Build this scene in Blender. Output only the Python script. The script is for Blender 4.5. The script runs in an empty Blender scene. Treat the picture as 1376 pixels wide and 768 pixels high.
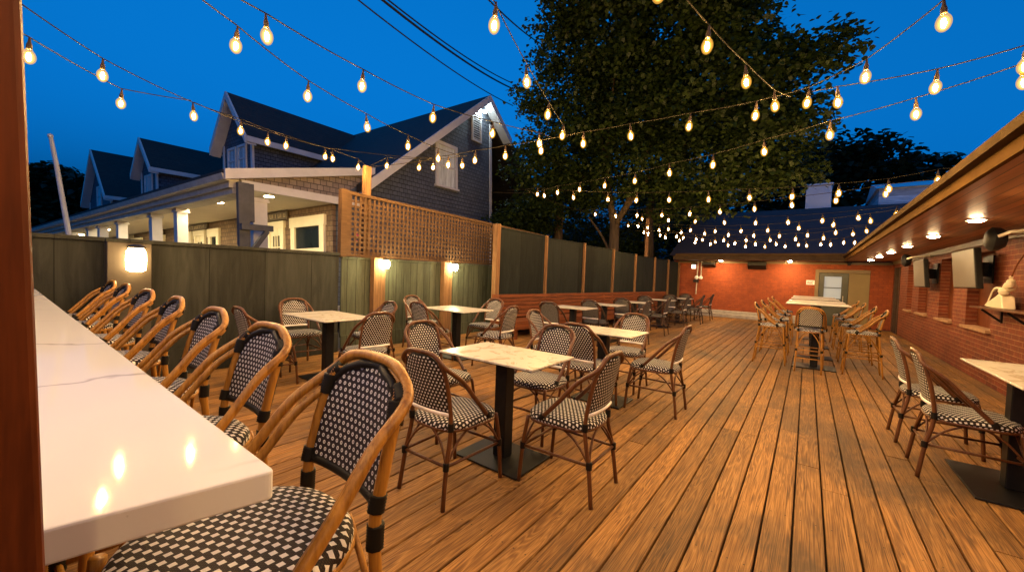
import bpy, math, random
from math import sin, cos, pi, radians, hypot, atan2, sqrt
from mathutils import Matrix, Vector
random.seed(7)
SC = bpy.context.scene
COL = SC.collection
H = 1.33

# ------------------------------------------------------------------ mesh builder
class MB:
    def __init__(s): s.v = []; s.f = []; s.uv = []; s.r = []; s.mi = []; s.rc = 0.0; s.m = 0
    def vert(s, p, uv=(0, 0)):
        s.v.append((p[0], p[1], p[2])); s.uv.append(uv); s.r.append(s.rc); return len(s.v) - 1
    def face(s, idx): s.f.append(tuple(idx)); s.mi.append(s.m)
    def poly(s, pts):
        s.face([s.vert(p) for p in pts])
    def box(s, x0, x1, y0, y1, z0, z1):
        return s.hexa([(x0, y0, z0), (x1, y0, z0), (x1, y1, z0), (x0, y1, z0), (x0, y0, z1), (x1, y0, z1), (x1, y1, z1), (x0, y1, z1)])
    def hexa(s, p):
        i = [s.vert(q) for q in p]
        for f in ((0, 3, 2, 1), (4, 5, 6, 7), (0, 1, 5, 4), (1, 2, 6, 5), (2, 3, 7, 6), (3, 0, 4, 7)): s.face([i[k] for k in f])
    def bar(s, a, b, w, h, up=(0, 0, 1)):
        a = Vector(a); b = Vector(b); d = (b - a).normalized(); u = Vector(up)
        x = d.cross(u).normalized() if d.cross(u).length > 1e-6 else Vector((1, 0, 0)); z = x.cross(d).normalized()
        p = []
        for q in (a, b):
            for sx, sz in ((-1, -1), (1, -1), (1, 1), (-1, 1)): p.append(q + x * sx * w / 2 + z * sz * h / 2)
        i = [s.vert(q) for q in p]
        for f in ((0, 1, 2, 3), (7, 6, 5, 4), (0, 4, 5, 1), (1, 5, 6, 2), (2, 6, 7, 3), (3, 7, 4, 0)): s.face([i[k] for k in f])
    def tube(s, pts, r, n=8, closed=False, cap=True):
        P = [Vector(p) for p in pts]; N = len(P)
        R = r if isinstance(r, (list, tuple)) else [r] * N
        rings = []; prev = None
        for k in range(N):
            if closed: t = (P[(k + 1) % N] - P[k - 1])
            else: t = P[min(k + 1, N - 1)] - P[max(k - 1, 0)]
            t.normalize()
            if prev is None:
                a = Vector((0, 0, 1)) if abs(t.z) < .9 else Vector((1, 0, 0))
                x = t.cross(a).normalized()
            else:
                x = (prev - t * prev.dot(t)).normalized()
            prev = x; y = t.cross(x)
            rings.append([s.vert(P[k] + (x * cos(2 * pi * j / n) + y * sin(2 * pi * j / n)) * R[k]) for j in range(n)])
        for k in range(N if closed else N - 1):
            a = rings[k]; b = rings[(k + 1) % N]
            for j in range(n): s.face((a[j], a[(j + 1) % n], b[(j + 1) % n], b[j]))
        if cap and not closed:
            s.face(rings[0][::-1]); s.face(rings[-1])
    def lathe(s, prof, n=12, c=(0, 0, 0)):
        rings = []
        for r, z in prof:
            rings.append([s.vert((c[0] + max(r, 1e-4) * cos(2 * pi * j / n), c[1] + max(r, 1e-4) * sin(2 * pi * j / n), c[2] + z)) for j in range(n)])
        for a, b in zip(rings, rings[1:]):
            for j in range(n): s.face((a[j], a[(j + 1) % n], b[(j + 1) % n], b[j]))
        s.face(rings[0][::-1]); s.face(rings[-1])
    def prism(s, poly, axis, a, b):
        """polygon of 2D points extruded along an axis from a to b"""
        def P(q, t):
            return {'x': (t, q[0], q[1]), 'y': (q[0], t, q[1]), 'z': (q[0], q[1], t)}[axis]
        A = [s.vert(P(q, a)) for q in poly]; B = [s.vert(P(q, b)) for q in poly]
        s.face(A[::-1]); s.face(B); n = len(poly)
        for k in range(n): s.face((A[k], A[(k + 1) % n], B[(k + 1) % n], B[k]))
    def mesh(s, name, mats, smooth=False):
        me = bpy.data.meshes.new(name); me.from_pydata(s.v, [], s.f)
        if not isinstance(mats, (list, tuple)): mats = [mats]
        for m in mats: me.materials.append(m)
        if len(mats) > 1: me.polygons.foreach_set('material_index', s.mi)
        if smooth: me.polygons.foreach_set('use_smooth', [True] * len(me.polygons))
        if any(s.r):
            at = me.attributes.new('rnd', 'FLOAT', 'POINT'); at.data.foreach_set('value', s.r)
        if any(u != (0, 0) for u in s.uv):
            ul = me.uv_layers.new(name='UVMap'); li = [0] * len(me.loops); me.loops.foreach_get('vertex_index', li)
            flat = []
            for i in li: flat += list(s.uv[i])
            ul.data.foreach_set('uv', flat)
        me.update(); return me
    def build(s, name, mats, parent=None, smooth=False, loc=None, bevel=0, sharp=35):
        me = s.mesh(name, mats, smooth)
        if smooth:
            try: me.set_sharp_from_angle(angle=radians(sharp))
            except Exception: pass
        o = bpy.data.objects.new(name, me); COL.objects.link(o)
        if parent: o.parent = parent
        if loc: o.location = loc
        if bevel:
            b = o.modifiers.new('edge', 'BEVEL'); b.width = bevel; b.segments = 2; b.limit_method = 'ANGLE'
        return o
    def fixnormals(s): pass

def empty(name, loc=(0, 0, 0), rz=0):
    o = bpy.data.objects.new(name, None); COL.objects.link(o); o.location = loc; o.rotation_euler = (0, 0, rz); o.empty_display_size = .1; return o
def tag(o, label=None, cat=None, group=None, kind=None):
    if label: o['label'] = label
    if cat: o['category'] = cat
    if group: o['group'] = group
    if kind: o['kind'] = kind
    return o
def copy_tree(o, parent=None):
    c = o.copy(); COL.objects.link(c)
    if parent: c.parent = parent
    for ch in list(o.children): copy_tree(ch, c)
    return c

# ------------------------------------------------------------------ materials
class NT:
    def __init__(s, name):
        s.mat = bpy.data.materials.new(name); s.mat.use_nodes = True; s.t = s.mat.node_tree; s.n = s.t.nodes
        s.bsdf = s.n['Principled BSDF']
    def add(s, typ, **kw):
        n = s.n.new(typ)
        for k, v in kw.items():
            if k.startswith('i_'): n.inputs[int(k[2:]) if k[2:].isdigit() else k[2:]].default_value = v
            else: setattr(n, k, v)
        return n
    def link(s, a, b): s.t.links.new(a, b)
    def val(s, x, sock):
        if isinstance(x, (int, float)): sock.default_value = x
        else: s.link(x, sock)
    def math(s, op, a, b=0.0, c=None):
        n = s.add('ShaderNodeMath', operation=op); s.val(a, n.inputs[0]); s.val(b, n.inputs[1])
        if c is not None: s.val(c, n.inputs[2])
        return n.outputs[0]
    def coord(s, kind='Object'): return s.add('ShaderNodeTexCoord').outputs[kind]
    def mapping(s, v, scale=(1, 1, 1), rot=(0, 0, 0), loc=(0, 0, 0)):
        n = s.add('ShaderNodeMapping'); s.link(v, n.inputs[0]); n.inputs['Scale'].default_value = scale; n.inputs['Rotation'].default_value = rot; n.inputs['Location'].default_value = loc; return n.outputs[0]
    def noise(s, v, scale, detail=4, rough=.55, dist=0):
        n = s.add('ShaderNodeTexNoise'); s.link(v, n.inputs['Vector']); n.inputs['Scale'].default_value = scale; n.inputs['Detail'].default_value = detail; n.inputs['Roughness'].default_value = rough; n.inputs['Distortion'].default_value = dist; return n.outputs['Fac']
    def ramp(s, f, stops, interp='LINEAR'):
        n = s.add('ShaderNodeValToRGB'); s.link(f, n.inputs[0]); e = n.color_ramp.elements; n.color_ramp.interpolation = interp
        while len(e) < len(stops): e.new(.5)
        for k, (p, c) in enumerate(stops):
            e[k].position = p; e[k].color = (c[0], c[1], c[2], 1) if not isinstance(c, (int, float)) else (c, c, c, 1)
        return n.outputs[0]
    def mix(s, f, a, b, mode='MIX'):
        n = s.add('ShaderNodeMix', data_type='RGBA', blend_type=mode); s.val(f, n.inputs[0])
        for x, k in ((a, 6), (b, 7)):
            if isinstance(x, tuple): n.inputs[k].default_value = (x[0], x[1], x[2], 1)
            else: s.link(x, n.inputs[k])
        return n.outputs[2]
    def bump(s, h, strength=.3, dist=.01):
        n = s.add('ShaderNodeBump'); s.link(h, n.inputs['Height']); n.inputs['Strength'].default_value = strength; n.inputs['Distance'].default_value = dist; s.link(n.outputs[0], s.bsdf.inputs['Normal'])
    def color(s, c):
        if isinstance(c, tuple): s.bsdf.inputs['Base Color'].default_value = (c[0], c[1], c[2], 1)
        else: s.link(c, s.bsdf.inputs['Base Color'])
    def rough(s, r): s.val(r, s.bsdf.inputs['Roughness'])

def plain(name, c, rough=.6, var=.25, scale=6, metal=0, spec=.5, bump=0):
    m = NT(name); n = m.noise(m.coord(), scale, 5, .6)
    a = tuple(x * (1 - var) for x in c); b = tuple(min(1, x * (1 + var)) for x in c)
    m.color(m.ramp(n, [(.3, a), (.7, b)])); m.rough(rough); m.bsdf.inputs['Metallic'].default_value = metal
    m.bsdf.inputs['Specular IOR Level'].default_value = spec
    if bump: m.bump(n, bump, .01)
    return m.mat
def emit(name, c, st, base=(.9, .85, .75)):
    m = NT(name); m.bsdf.inputs['Base Color'].default_value = (*base, 1); m.bsdf.inputs['Emission Color'].default_value = (*c, 1); m.bsdf.inputs['Emission Strength'].default_value = st
    return m.mat

def wood(name, dark, light, axis='x', grain=14, rough=.5, attr=False, scale=1.0, bump=.15, spec=.15):
    m = NT(name); v = m.coord()
    if attr:
        a = m.add('ShaderNodeAttribute', attribute_name='rnd'); r = a.outputs['Fac']
        off = m.add('ShaderNodeCombineXYZ'); m.link(m.math('MULTIPLY', r, 37.0), off.inputs[0]); m.link(m.math('MULTIPLY', r, 91.0), off.inputs[1]); m.link(m.math('MULTIPLY', r, 53.0), off.inputs[2])
        ad = m.add('ShaderNodeVectorMath', operation='ADD'); m.link(v, ad.inputs[0]); m.link(off.outputs[0], ad.inputs[1]); v = ad.outputs[0]
    g = grain * scale; l = .9 * scale
    sc = {'x': (l, g, g), 'y': (g, l, g), 'z': (g, g, l)}[axis]
    mv = m.mapping(v, sc)
    n1 = m.noise(mv, 1.2, 6, .65, 1.2)
    n2 = m.noise(m.mapping(v, tuple(q * 5 for q in sc)), 1.5, 3, .6)
    f = m.math('ADD', m.math('MULTIPLY', n1, .7), m.math('MULTIPLY', n2, .35))
    mid = tuple((a_ + b_) / 2 for a_, b_ in zip(dark, light))
    c = m.ramp(f, [(.36, dark), (.5, mid), (.66, light)])
    m.color(c); m.rough(rough); m.bump(f, bump, .004); m.bsdf.inputs['Specular IOR Level'].default_value = spec
    return m.mat

def deck_mat():
    m = NT('deck_wood'); v0 = m.coord()
    a = m.add('ShaderNodeAttribute', attribute_name='rnd'); r = a.outputs['Fac']
    off = m.add('ShaderNodeCombineXYZ'); m.link(m.math('MULTIPLY', r, 37.0), off.inputs[0]); m.link(m.math('MULTIPLY', r, 91.0), off.inputs[1]); m.link(m.math('MULTIPLY', r, 53.0), off.inputs[2])
    ad = m.add('ShaderNodeVectorMath', operation='ADD'); m.link(v0, ad.inputs[0]); m.link(off.outputs[0], ad.inputs[1]); v = ad.outputs[0]
    # cathedral figure: wave rings bent by noise, plus long fibres
    warp = m.noise(m.mapping(v, (.33, 6.5, 1)), 1.0, 4, .55, .5)
    wv = m.math('ADD', m.math('MULTIPLY', warp, 30.0), 0.0)
    ring = m.math('FRACT', wv)
    ring = m.math('POWER', m.math('ABSOLUTE', m.math('SUBTRACT', m.math('MULTIPLY', ring, 2.0), 1.0)), 2.0)
    fib = m.noise(m.mapping(v, (2.2, 130, 8)), 1.0, 4, .7)
    blot = m.noise(m.mapping(v, (1.0, 9, 1)), 1.0, 6, .68, .8)
    fine = m.noise(m.mapping(v, (3.5, 330, 8)), 1.0, 3, .6)
    f = m.math('ADD', m.math('MULTIPLY', ring, .15), m.math('ADD', m.math('MULTIPLY', fib, .40), m.math('ADD', m.math('MULTIPLY', fine, .38), m.math('MULTIPLY', blot, .27))))
    c = m.ramp(f, [(.40, (.055, .026, .009)), (.50, (.165, .078, .024)), (.60, (.29, .145, .043)), (.76, (.44, .24, .078))])
    tone = m.ramp(m.math('FRACT', m.math('MULTIPLY', r, 7.31)), [(0, (.66, .65, .64)), (.25, (.84, .83, .81)), (.65, (1.0, .99, .97)), (1, (1.18, 1.14, 1.05))])
    c = m.mix(1.0, c, tone, 'MULTIPLY')
    # weather stains across boards, worn paths
    st = m.noise(m.mapping(v0, (.55, .8, 1)), 1.3, 5, .62, .5)
    c = m.mix(m.math('MULTIPLY', m.ramp(st, [(.48, 0.0), (.66, 1.0)]), .7), c, (.055, .04, .027))
    # knots
    vo = m.add('ShaderNodeTexVoronoi'); m.link(m.mapping(v, (1.1, 6.5, 1)), vo.inputs['Vector']); vo.inputs['Scale'].default_value = 1.0
    c = m.mix(m.ramp(vo.outputs['Distance'], [(.0, .85), (.11, 0.0)]), c, (.045, .02, .008))
    # screw heads over the joists
    sp = m.add('ShaderNodeSeparateXYZ'); m.link(v0, sp.inputs[0])
    jx = m.math('MULTIPLY', m.math('SUBTRACT', m.math('FRACT', m.math('DIVIDE', sp.outputs[0], .61)), .5), .61)
    jy = m.math('FRACT', m.math('DIVIDE', m.math('SUBTRACT', sp.outputs[1], -2.076), .1387 / 2)); jy = m.math('MULTIPLY', m.math('SUBTRACT', jy, .46), .1387 / 2)
    dd = m.math('SQRT', m.math('ADD', m.math('MULTIPLY', jx, jx), m.math('MULTIPLY', jy, jy)))
    c = m.mix(m.math('MULTIPLY', m.math('LESS_THAN', dd, .0042), .8), c, (.03, .022, .016))
    m.color(c)
    m.rough(m.math('ADD', .46, m.math('MULTIPLY', blot, .3)))
    m.bsdf.inputs['Specular IOR Level'].default_value = .22
    m.bump(m.math('ADD', m.math('MULTIPLY', fib, .6), m.math('MULTIPLY', ring, .25)), .4, .004)
    return m.mat

def weave(name, dark, light, pitch, wx=.32, wy=.36, ring=False, brown=(.040, .024, .015), soft=False):
    m = NT(name); uv = m.coord('UV'); sp = m.add('ShaderNodeSeparateXYZ'); m.link(uv, sp.inputs[0])
    u, v = sp.outputs[0], sp.outputs[1]
    vv = m.math('DIVIDE', v, pitch * .8); row = m.math('FLOOR', vv); fy = m.math('SUBTRACT', m.math('FRACT', vv), .5)
    uu = m.math('ADD', m.math('DIVIDE', u, pitch), m.math('MULTIPLY', m.math('MODULO', row, 2.0), .5)); fx = m.math('SUBTRACT', m.math('FRACT', uu), .5)
    if ring:
        d = m.math('SQRT', m.math('ADD', m.math('MULTIPLY', fx, fx), m.math('MULTIPLY', m.math('MULTIPLY', fy, fy), .64)))
        mask = m.math('MULTIPLY', m.math('LESS_THAN', d, .25), m.math('GREATER_THAN', d, .10))
    else:
        # slightly slanted flat strands
        sx = m.math('ADD', fx, m.math('MULTIPLY', fy, .15))
        mask = m.math('MULTIPLY', m.math('LESS_THAN', m.math('ABSOLUTE', sx), wx), m.math('LESS_THAN', m.math('ABSOLUTE', fy), wy))
    fine = m.math('MULTIPLY', m.math('SINE', m.math('MULTIPLY', u, 2 * pi / pitch * 4)), m.math('SINE', m.math('MULTIPLY', v, 2 * pi / pitch * 4)))
    dk = m.mix(m.ramp(fine, [(.1, 0.0), (.6, 1.0)]), dark, brown)
    n = m.noise(m.coord(), 60, 3, .6)
    lt = m.mix(n, tuple(x * .8 for x in light), light)
    m.color(m.mix(mask, dk, lt)); m.rough(.6); m.bsdf.inputs['Specular IOR Level'].default_value = .18
    h = m.math('ADD', m.math('MULTIPLY', mask, .8), m.math('MULTIPLY', fine, .25)); m.bump(h, .5, .003)
    return m.mat

def brick(name, axes, c1, c2, mortar, bw=.20, bh=.066, mw=.008, mb=.5, painted=0.0):
    m = NT(name); sp = m.add('ShaderNodeSeparateXYZ'); m.link(m.coord(), sp.inputs[0]); cb = m.add('ShaderNodeCombineXYZ')
    m.link(sp.outputs['XYZ'.index(axes[0])], cb.inputs[0]); m.link(sp.outputs['XYZ'.index(axes[1])], cb.inputs[1])
    b = m.add('ShaderNodeTexBrick'); m.link(cb.outputs[0], b.inputs['Vector'])
    b.inputs['Scale'].default_value = 1; b.inputs['Brick Width'].default_value = bw; b.inputs['Row Height'].default_value = bh; b.inputs['Mortar Size'].default_value = mw; b.inputs['Mortar Smooth'].default_value = .3; b.inputs['Bias'].default_value = 0
    b.inputs['Color1'].default_value = (*c1, 1); b.inputs['Color2'].default_value = (*c2, 1); b.inputs['Mortar'].default_value = (*mortar, 1)
    n = m.noise(m.coord(), 9, 6, .7); n2 = m.noise(m.coord(), 1.1, 4, .6)
    c = m.mix(m.ramp(n, [(.35, .55), (.65, 0.0)]), b.outputs['Color'], tuple(x * .45 for x in c2))
    c = m.mix(m.ramp(n2, [(.45, 0.0), (.75, .5)]), c, tuple(x * .6 for x in c1))
    m.color(c); m.rough(.75)
    h = m.math('ADD', m.math('MULTIPLY', b.outputs['Fac'], -1.0), m.math('MULTIPLY', n, .4)); m.bump(h, mb, .01)
    return m.mat

def shingles(name, c1, c2, gap, axes='XZ', bw=.16, bh=.13, bump=.7):
    m = NT(name); sp = m.add('ShaderNodeSeparateXYZ'); m.link(m.coord(), sp.inputs[0]); cb = m.add('ShaderNodeCombineXYZ')
    m.link(sp.outputs['XYZ'.index(axes[0])], cb.inputs[0]); m.link(sp.outputs['XYZ'.index(axes[1])], cb.inputs[1])
    b = m.add('ShaderNodeTexBrick'); m.link(cb.outputs[0], b.inputs['Vector']); b.inputs['Scale'].default_value = 1
    b.inputs['Brick Width'].default_value = bw; b.inputs['Row Height'].default_value = bh; b.inputs['Mortar Size'].default_value = .009; b.inputs['Mortar Smooth'].default_value = .1
    b.inputs['Color1'].default_value = (*c1, 1); b.inputs['Color2'].default_value = (*c2, 1); b.inputs['Mortar'].default_value = (*gap, 1)
    n = m.noise(m.coord(), 5, 5, .65)
    m.color(m.mix(m.ramp(n, [(.35, .5), (.65, 0.0)]), b.outputs['Color'], tuple(x * .5 for x in c2))); m.rough(.85)
    # each course laps the next: a saw-tooth height
    saw = m.math('FRACT', m.math('DIVIDE', sp.outputs['XYZ'.index(axes[1])], bh))
    m.bump(m.math('SUBTRACT', m.math('MULTIPLY', saw, -1.0), m.math('MULTIPLY', b.outputs['Fac'], .5)), bump, .03)
    return m.mat

def marble(name, base, vein, scale, amt=.8, rough=.28, blot=None, lines=False):
    m = NT(name); v = m.coord()
    if lines:
        d = m.noise(m.mapping(v, (1, 1, 1)), 2.2, 4, .6)
        sp = m.add('ShaderNodeSeparateXYZ'); m.link(v, sp.inputs[0])
        w = m.math('ADD', m.math('MULTIPLY', sp.outputs[1], scale), m.math('ADD', m.math('MULTIPLY', sp.outputs[0], .5), m.math('MULTIPLY', d, 1.1)))
        tri = m.math('ABSOLUTE', m.math('SUBTRACT', m.math('FRACT', w), .5))
        mask = m.math('MULTIPLY', m.ramp(tri, [(0.0, 1.0), (.022, 0.0)]), m.ramp(m.noise(v, 1.6, 3, .5), [(.42, 0.0), (.6, 1.0)]))
        sk = m.ramp(m.noise(m.mapping(v, (60, 60, 60)), 1, 1, .5), [(.80, 0.0), (.82, .8)])
        mask = m.math('MAXIMUM', mask, m.math('MULTIPLY', sk, .6))
    else:
        mask = m.ramp(m.noise(v, scale, 7, .68, 1.4), [(.54, 0.0), (.60, 1.0), (.66, .15)])
    c = m.mix(m.math('MULTIPLY', mask, amt), base, vein)
    if blot:
        c = m.mix(m.ramp(m.noise(v, scale * .6, 4, .6, .4), [(.5, 0.0), (.75, .5)]), c, blot)
    m.color(c); m.rough(rough)
    if lines: m.bsdf.inputs['Specular IOR Level'].default_value = .14
    return m.mat

def lattice_groove(name, c, axis, pitch, w=.03, rough=.6, dark=.25, spec=.5):
    """planks laid side by side: narrow dark joints every pitch along an axis"""
    m = NT(name); v = m.coord(); sp = m.add('ShaderNodeSeparateXYZ'); m.link(v, sp.inputs[0])
    t = m.math('DIVIDE', sp.outputs['XYZ'.index(axis)], pitch); fr = m.math('ABSOLUTE', m.math('SUBTRACT', m.math('FRACT', t), .5)); cell = m.math('FLOOR', t)
    wn = m.add('ShaderNodeTexWhiteNoise', noise_dimensions='1D'); m.link(cell, wn.inputs['W'])
    st = {'X': (9, 1, 1), 'Y': (.8, 12, 12), 'Z': (1, 1, 9)}[axis]
    g = m.noise(m.mapping(v, st), 1.4, 6, .65, .8)
    f = m.math('ADD', m.math('MULTIPLY', g, .75), m.math('MULTIPLY', wn.outputs['Value'], .25))
    c1 = m.ramp(f, [(.3, tuple(x * .5 for x in c)), (.55, c), (.75, tuple(min(1, x * 1.45) for x in c))])
    joint = m.math('GREATER_THAN', fr, .5 - w)
    m.color(m.mix(joint, c1, tuple(x * dark for x in c))); m.rough(rough); m.bsdf.inputs['Specular IOR Level'].default_value = spec
    m.bump(m.math('ADD', m.math('MULTIPLY', joint, -1.0), m.math('MULTIPLY', g, .2)), .5, .006)
    return m.mat

def leaf_mat(name, c1, c2):
    m = NT(name); a = m.add('ShaderNodeAttribute', attribute_name='rnd')
    m.color(m.ramp(a.outputs['Fac'], [(0, c1), (1, c2)])); m.rough(.5)
    m.bsdf.inputs['Specular IOR Level'].default_value = .3
    tr = m.add('ShaderNodeBsdfTranslucent'); tr.inputs[0].default_value = (c2[0] * 1.2, c2[1] * 1.3, c2[2] * .7, 1)
    mx = m.add('ShaderNodeMixShader'); mx.inputs[0].default_value = .25
    out = m.n['Material Output']; m.link(m.bsdf.outputs[0], mx.inputs[1]); m.link(tr.outputs[0], mx.inputs[2]); m.link(mx.outputs[0], out.inputs[0])
    return m.mat

MAT = dict(
    deck=deck_mat(),
    cane=wood('brown_rattan', (.040, .013, .004), (.130, .048, .015), 'z', 30, .38, bump=.05, spec=.4),
    bamboo=wood('golden_rattan', (.15, .056, .006), (.42, .20, .035), 'z', 22, .36, bump=.05, spec=.4),
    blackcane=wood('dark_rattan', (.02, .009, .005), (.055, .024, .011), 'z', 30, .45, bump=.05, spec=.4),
    weave=weave('black_white_weave', (.012, .010, .009), (.74, .71, .66), .0260, .24, .27),
    weave_back=weave('black_white_weave_back', (.012, .010, .009), (.70, .67, .62), .0255, .225, .26),
    weave_stool=weave('black_white_weave_stool', (.016, .012, .012), (.80, .77, .75), .0235, .25, .29),
    weave_ring=weave('ringed_weave', (.014, .010, .014), (.76, .74, .76), .0195, ring=True, brown=(.03, .02, .03)),
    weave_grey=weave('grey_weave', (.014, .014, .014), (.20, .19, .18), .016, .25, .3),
    white_roll=plain('white_strand', (.75, .70, .64), .6),
    binding=plain('black_binding', (.009, .008, .007), .5, spec=.2),
    black=plain('black_metal', (.008, .008, .009), .4, .3, 20, spec=.22),
    blackpl=plain('black_plastic', (.010, .010, .011), .5, spec=.25),
    top=marble('marble_table', (.56, .53, .45), (.26, .17, .08), 5.5, .6, .24, (.56, .44, .30)),
    topgrey=marble('pale_stone', (.46, .43, .38), (.30, .26, .22), 5, .5, .3),
    quartz=marble('white_quartz', (.56, .565, .59), (.26, .24, .25), 1.6, .85, .06, None, True),
    postwood=wood('red_post_wood', (.020, .0045, .002), (.125, .030, .008), 'z', 16, .45),
    newwood=wood('cedar_post', (.085, .044, .018), (.23, .125, .056), 'z', 22, .75),
    cedar=wood('cedar_lattice', (.050, .027, .013), (.110, .062, .031), 'x', 20, .85),
    bench=wood('bench_wood', (.055, .016, .007), (.20, .062, .022), 'x', 16, .5, attr=True),
    fence=lattice_groove('olive_fence_paint', (.029, .030, .025), 'X', .62, .006, .75, .25, .12),
    fenceb=lattice_groove('green_fence_paint', (.072, .080, .052), 'X', .155, .03, .75, .25, .15),
    tall=lattice_groove('dark_fence_paint', (.013, .016, .014), 'X', .75, .006, .75, .25, .10),
    pier=plain('brown_pier_paint', (.036, .026, .015), .6, .3, 4),
    brickR=brick('red_brick', 'XZ', (.23, .042, .010), (.14, .025, .008), (.38, .19, .08), .215, .0665, .005, .7),
    brickB=brick('painted_red_brick', 'YZ', (.34, .066, .010), (.26, .048, .008), (.15, .026, .006), .215, .0665, .006, .6),
    board=wood('recess_board', (.085, .020, .008), (.16, .046, .017), 'z', 9, .5),
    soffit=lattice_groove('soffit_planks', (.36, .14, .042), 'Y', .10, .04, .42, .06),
    trimtan=plain('tan_door_trim', (.17, .115, .05), .5, .12, 3),
    tan=plain('tan_trim', (.085, .044, .013), .9, .2, 3, spec=.03),
    tanpanel=plain('tan_panel', (.20, .145, .06), .6, .1, 2),
    sill=plain('stone_sill', (.33, .19, .10), .8, .2, 12),
    gutter=plain('bronze_gutter', (.075, .048, .024), .9, .15, 5, spec=.03),
    palepipe=plain('pale_pipe_paint', (.40, .36, .30), .5),
    roof=shingles('asphalt_shingles', (.030, .027, .032), (.020, .018, .023), (.012, .011, .013), 'YX', .3, .14, .3),
    roofh=shingles('house_roof_shingles', (.024, .019, .015), (.016, .012, .010), (.009, .007, .006), 'YX', .3, .16, .3),
    siding=shingles('grey_cedar_shingles', (.080, .092, .118), (.056, .066, .088), (.012, .012, .016), 'XZ', .17, .135, 1.0),
    sidingy=shingles('grey_cedar_shingles_front', (.080, .092, .118), (.056, .066, .088), (.012, .012, .016), 'YZ', .17, .135, 1.0),
    porchwall=shingles('brown_cedar_shingles', (.23, .15, .085), (.15, .095, .05), (.05, .03, .02), 'YZ', .17, .135, .8),
    trim=plain('white_trim_paint', (.46, .45, .45), .5, .08, 4),
    wtrim=plain('aged_white_paint', (.36, .34, .31), .6, .2, 5),
    ceil=plain('porch_ceiling_paint', (.55, .49, .38), .6, .06, 2),
    glass=plain('dark_window_glass', (.012, .018, .02), .08, .2, 2, spec=.2),
    curtain=lattice_groove('pale_curtain', (.55, .60, .60), 'X', .11, .05, .8, .7),
    signwood=plain('sign_wood', (.40, .33, .20), .7, .3, 9),
    grey=plain('weathered_wood', (.055, .055, .06), .7, .25, 6),
    concrete=plain('concrete', (.34, .32, .29), .85, .2, 8),
    doorgreen=plain('dark_green_door', (.035, .040, .028), .4, .2, 4),
    tv=plain('screen_grey', (.125, .12, .11), .42, .08, 3),
    cream=plain('cream_plastic', (.70, .62, .45), .4, .08, 8),
    white=plain('white_enamel', (.78, .78, .78), .4, .05, 5),
    red=plain('red_print', (.5, .04, .03), .6, .1, 5),
    mast=plain('white_mast_paint', (.34, .36, .40), .45, .1, 5),
    metalpale=plain('pale_sheet_metal', (.62, .66, .70), .45, .08, 2),
    bark=wood('maple_bark', (.030, .021, .013), (.11, .078, .045), 'z', 9, .9, bump=.6),
    ground=plain('bare_soil', (.05, .045, .035), .95, .4, .8),
    leaf=leaf_mat('maple_leaves', (.008, .018, .004), (.034, .056, .010)),
    leafd=leaf_mat('dark_leaves', (.012, .017, .007), (.026, .034, .013)),
    plant=leaf_mat('flower_leaves', (.03, .05, .02), (.09, .12, .05)),
    blossom=plain('pink_petals', (.6, .10, .14), .6),
    cable=plain('black_cable', (.010, .010, .011), .5),
    wire=plain('string_wire', (.012, .010, .007), .9, spec=.05),
    socket=plain('brown_socket', (.025, .015, .008), .6, spec=.2),
    filament=emit('bright_filament', (1.0, .71, .42), 2650.0),
    filamentfar=emit('dim_filament', (1.0, .70, .44), 950.0),
    downlight=emit('warm_downlight', (1.0, .68, .34), 270.0),
    backlight=emit('back_downlight', (1.0, .64, .27), 1000.0),
    porchlight=emit('porch_downlight', (1.0, .76, .40), 700.0),
    walllamp=emit('post_lamp_glow', (1.0, .84, .45), 260.0),
    pierlamp=emit('lantern_glow', (1.0, .66, .28), 40.0),
    flood=emit('cool_flood', (.75, .95, 1.0), 130.0),
    blind=emit('lit_blind', (.50, .68, .80), .20, (.30, .36, .42)),
    smallglow=emit('entry_glow', (1.0, .85, .6), 2.5),
    glowpane=emit('lit_pane', (1.0, .85, .55), .55),
)

def glow_glass(name, col, st, tint=(1, .97, .9)):
    m = NT(name); tr = m.add('ShaderNodeBsdfTransparent'); tr.inputs[0].default_value = (*tint, 1)
    em = m.add('ShaderNodeEmission'); em.inputs[0].default_value = (*col, 1); em.inputs[1].default_value = st
    ad = m.add('ShaderNodeAddShader'); m.link(tr.outputs[0], ad.inputs[0]); m.link(em.outputs[0], ad.inputs[1]); m.link(ad.outputs[0], m.n['Material Output'].inputs[0])
    m.mat.cycles.emission_sampling = 'NONE'; return m.mat
GLOW_SHELLS = [glow_glass('amber_glass_outer_glow', (1.0, .50, .08), .36, (1, .88, .55)), glow_glass('amber_bulb_glow', (1.0, .48, .10), .38), glow_glass('amber_bulb_inner_glow', (1.0, .60, .20), 1.0)]  # soft bulb glow imitated by faint emission in nested glass shells
# ------------------------------------------------------------------ world, sun, camera
w = bpy.data.worlds.new('World'); SC.world = w; w.use_nodes = True
nt = w.node_tree; bg = nt.nodes['Background']
sky = nt.nodes.new('ShaderNodeTexSky'); sky.sky_type = 'NISHITA'; sky.sun_disc = False
SUN_EL, SUN_ROT = radians(-2.0), radians(215)
sky.sun_elevation = SUN_EL; sky.sun_rotation = SUN_ROT; sky.altitude = 0; sky.air_density = 1.0; sky.dust_density = .3; sky.ozone_density = 6.0
bw = nt.nodes.new('ShaderNodeSeparateColor'); nt.links.new(sky.outputs[0], bw.inputs[0])
pw = nt.nodes.new('ShaderNodeMath'); pw.operation = 'POWER'; nt.links.new(bw.outputs[2], pw.inputs[0]); pw.inputs[1].default_value = .6
tint = nt.nodes.new('ShaderNodeVectorMath'); tint.operation = 'SCALE'; tint.inputs[0].default_value = (.012, .30, .98); nt.links.new(pw.outputs[0], tint.inputs['Scale'])
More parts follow.
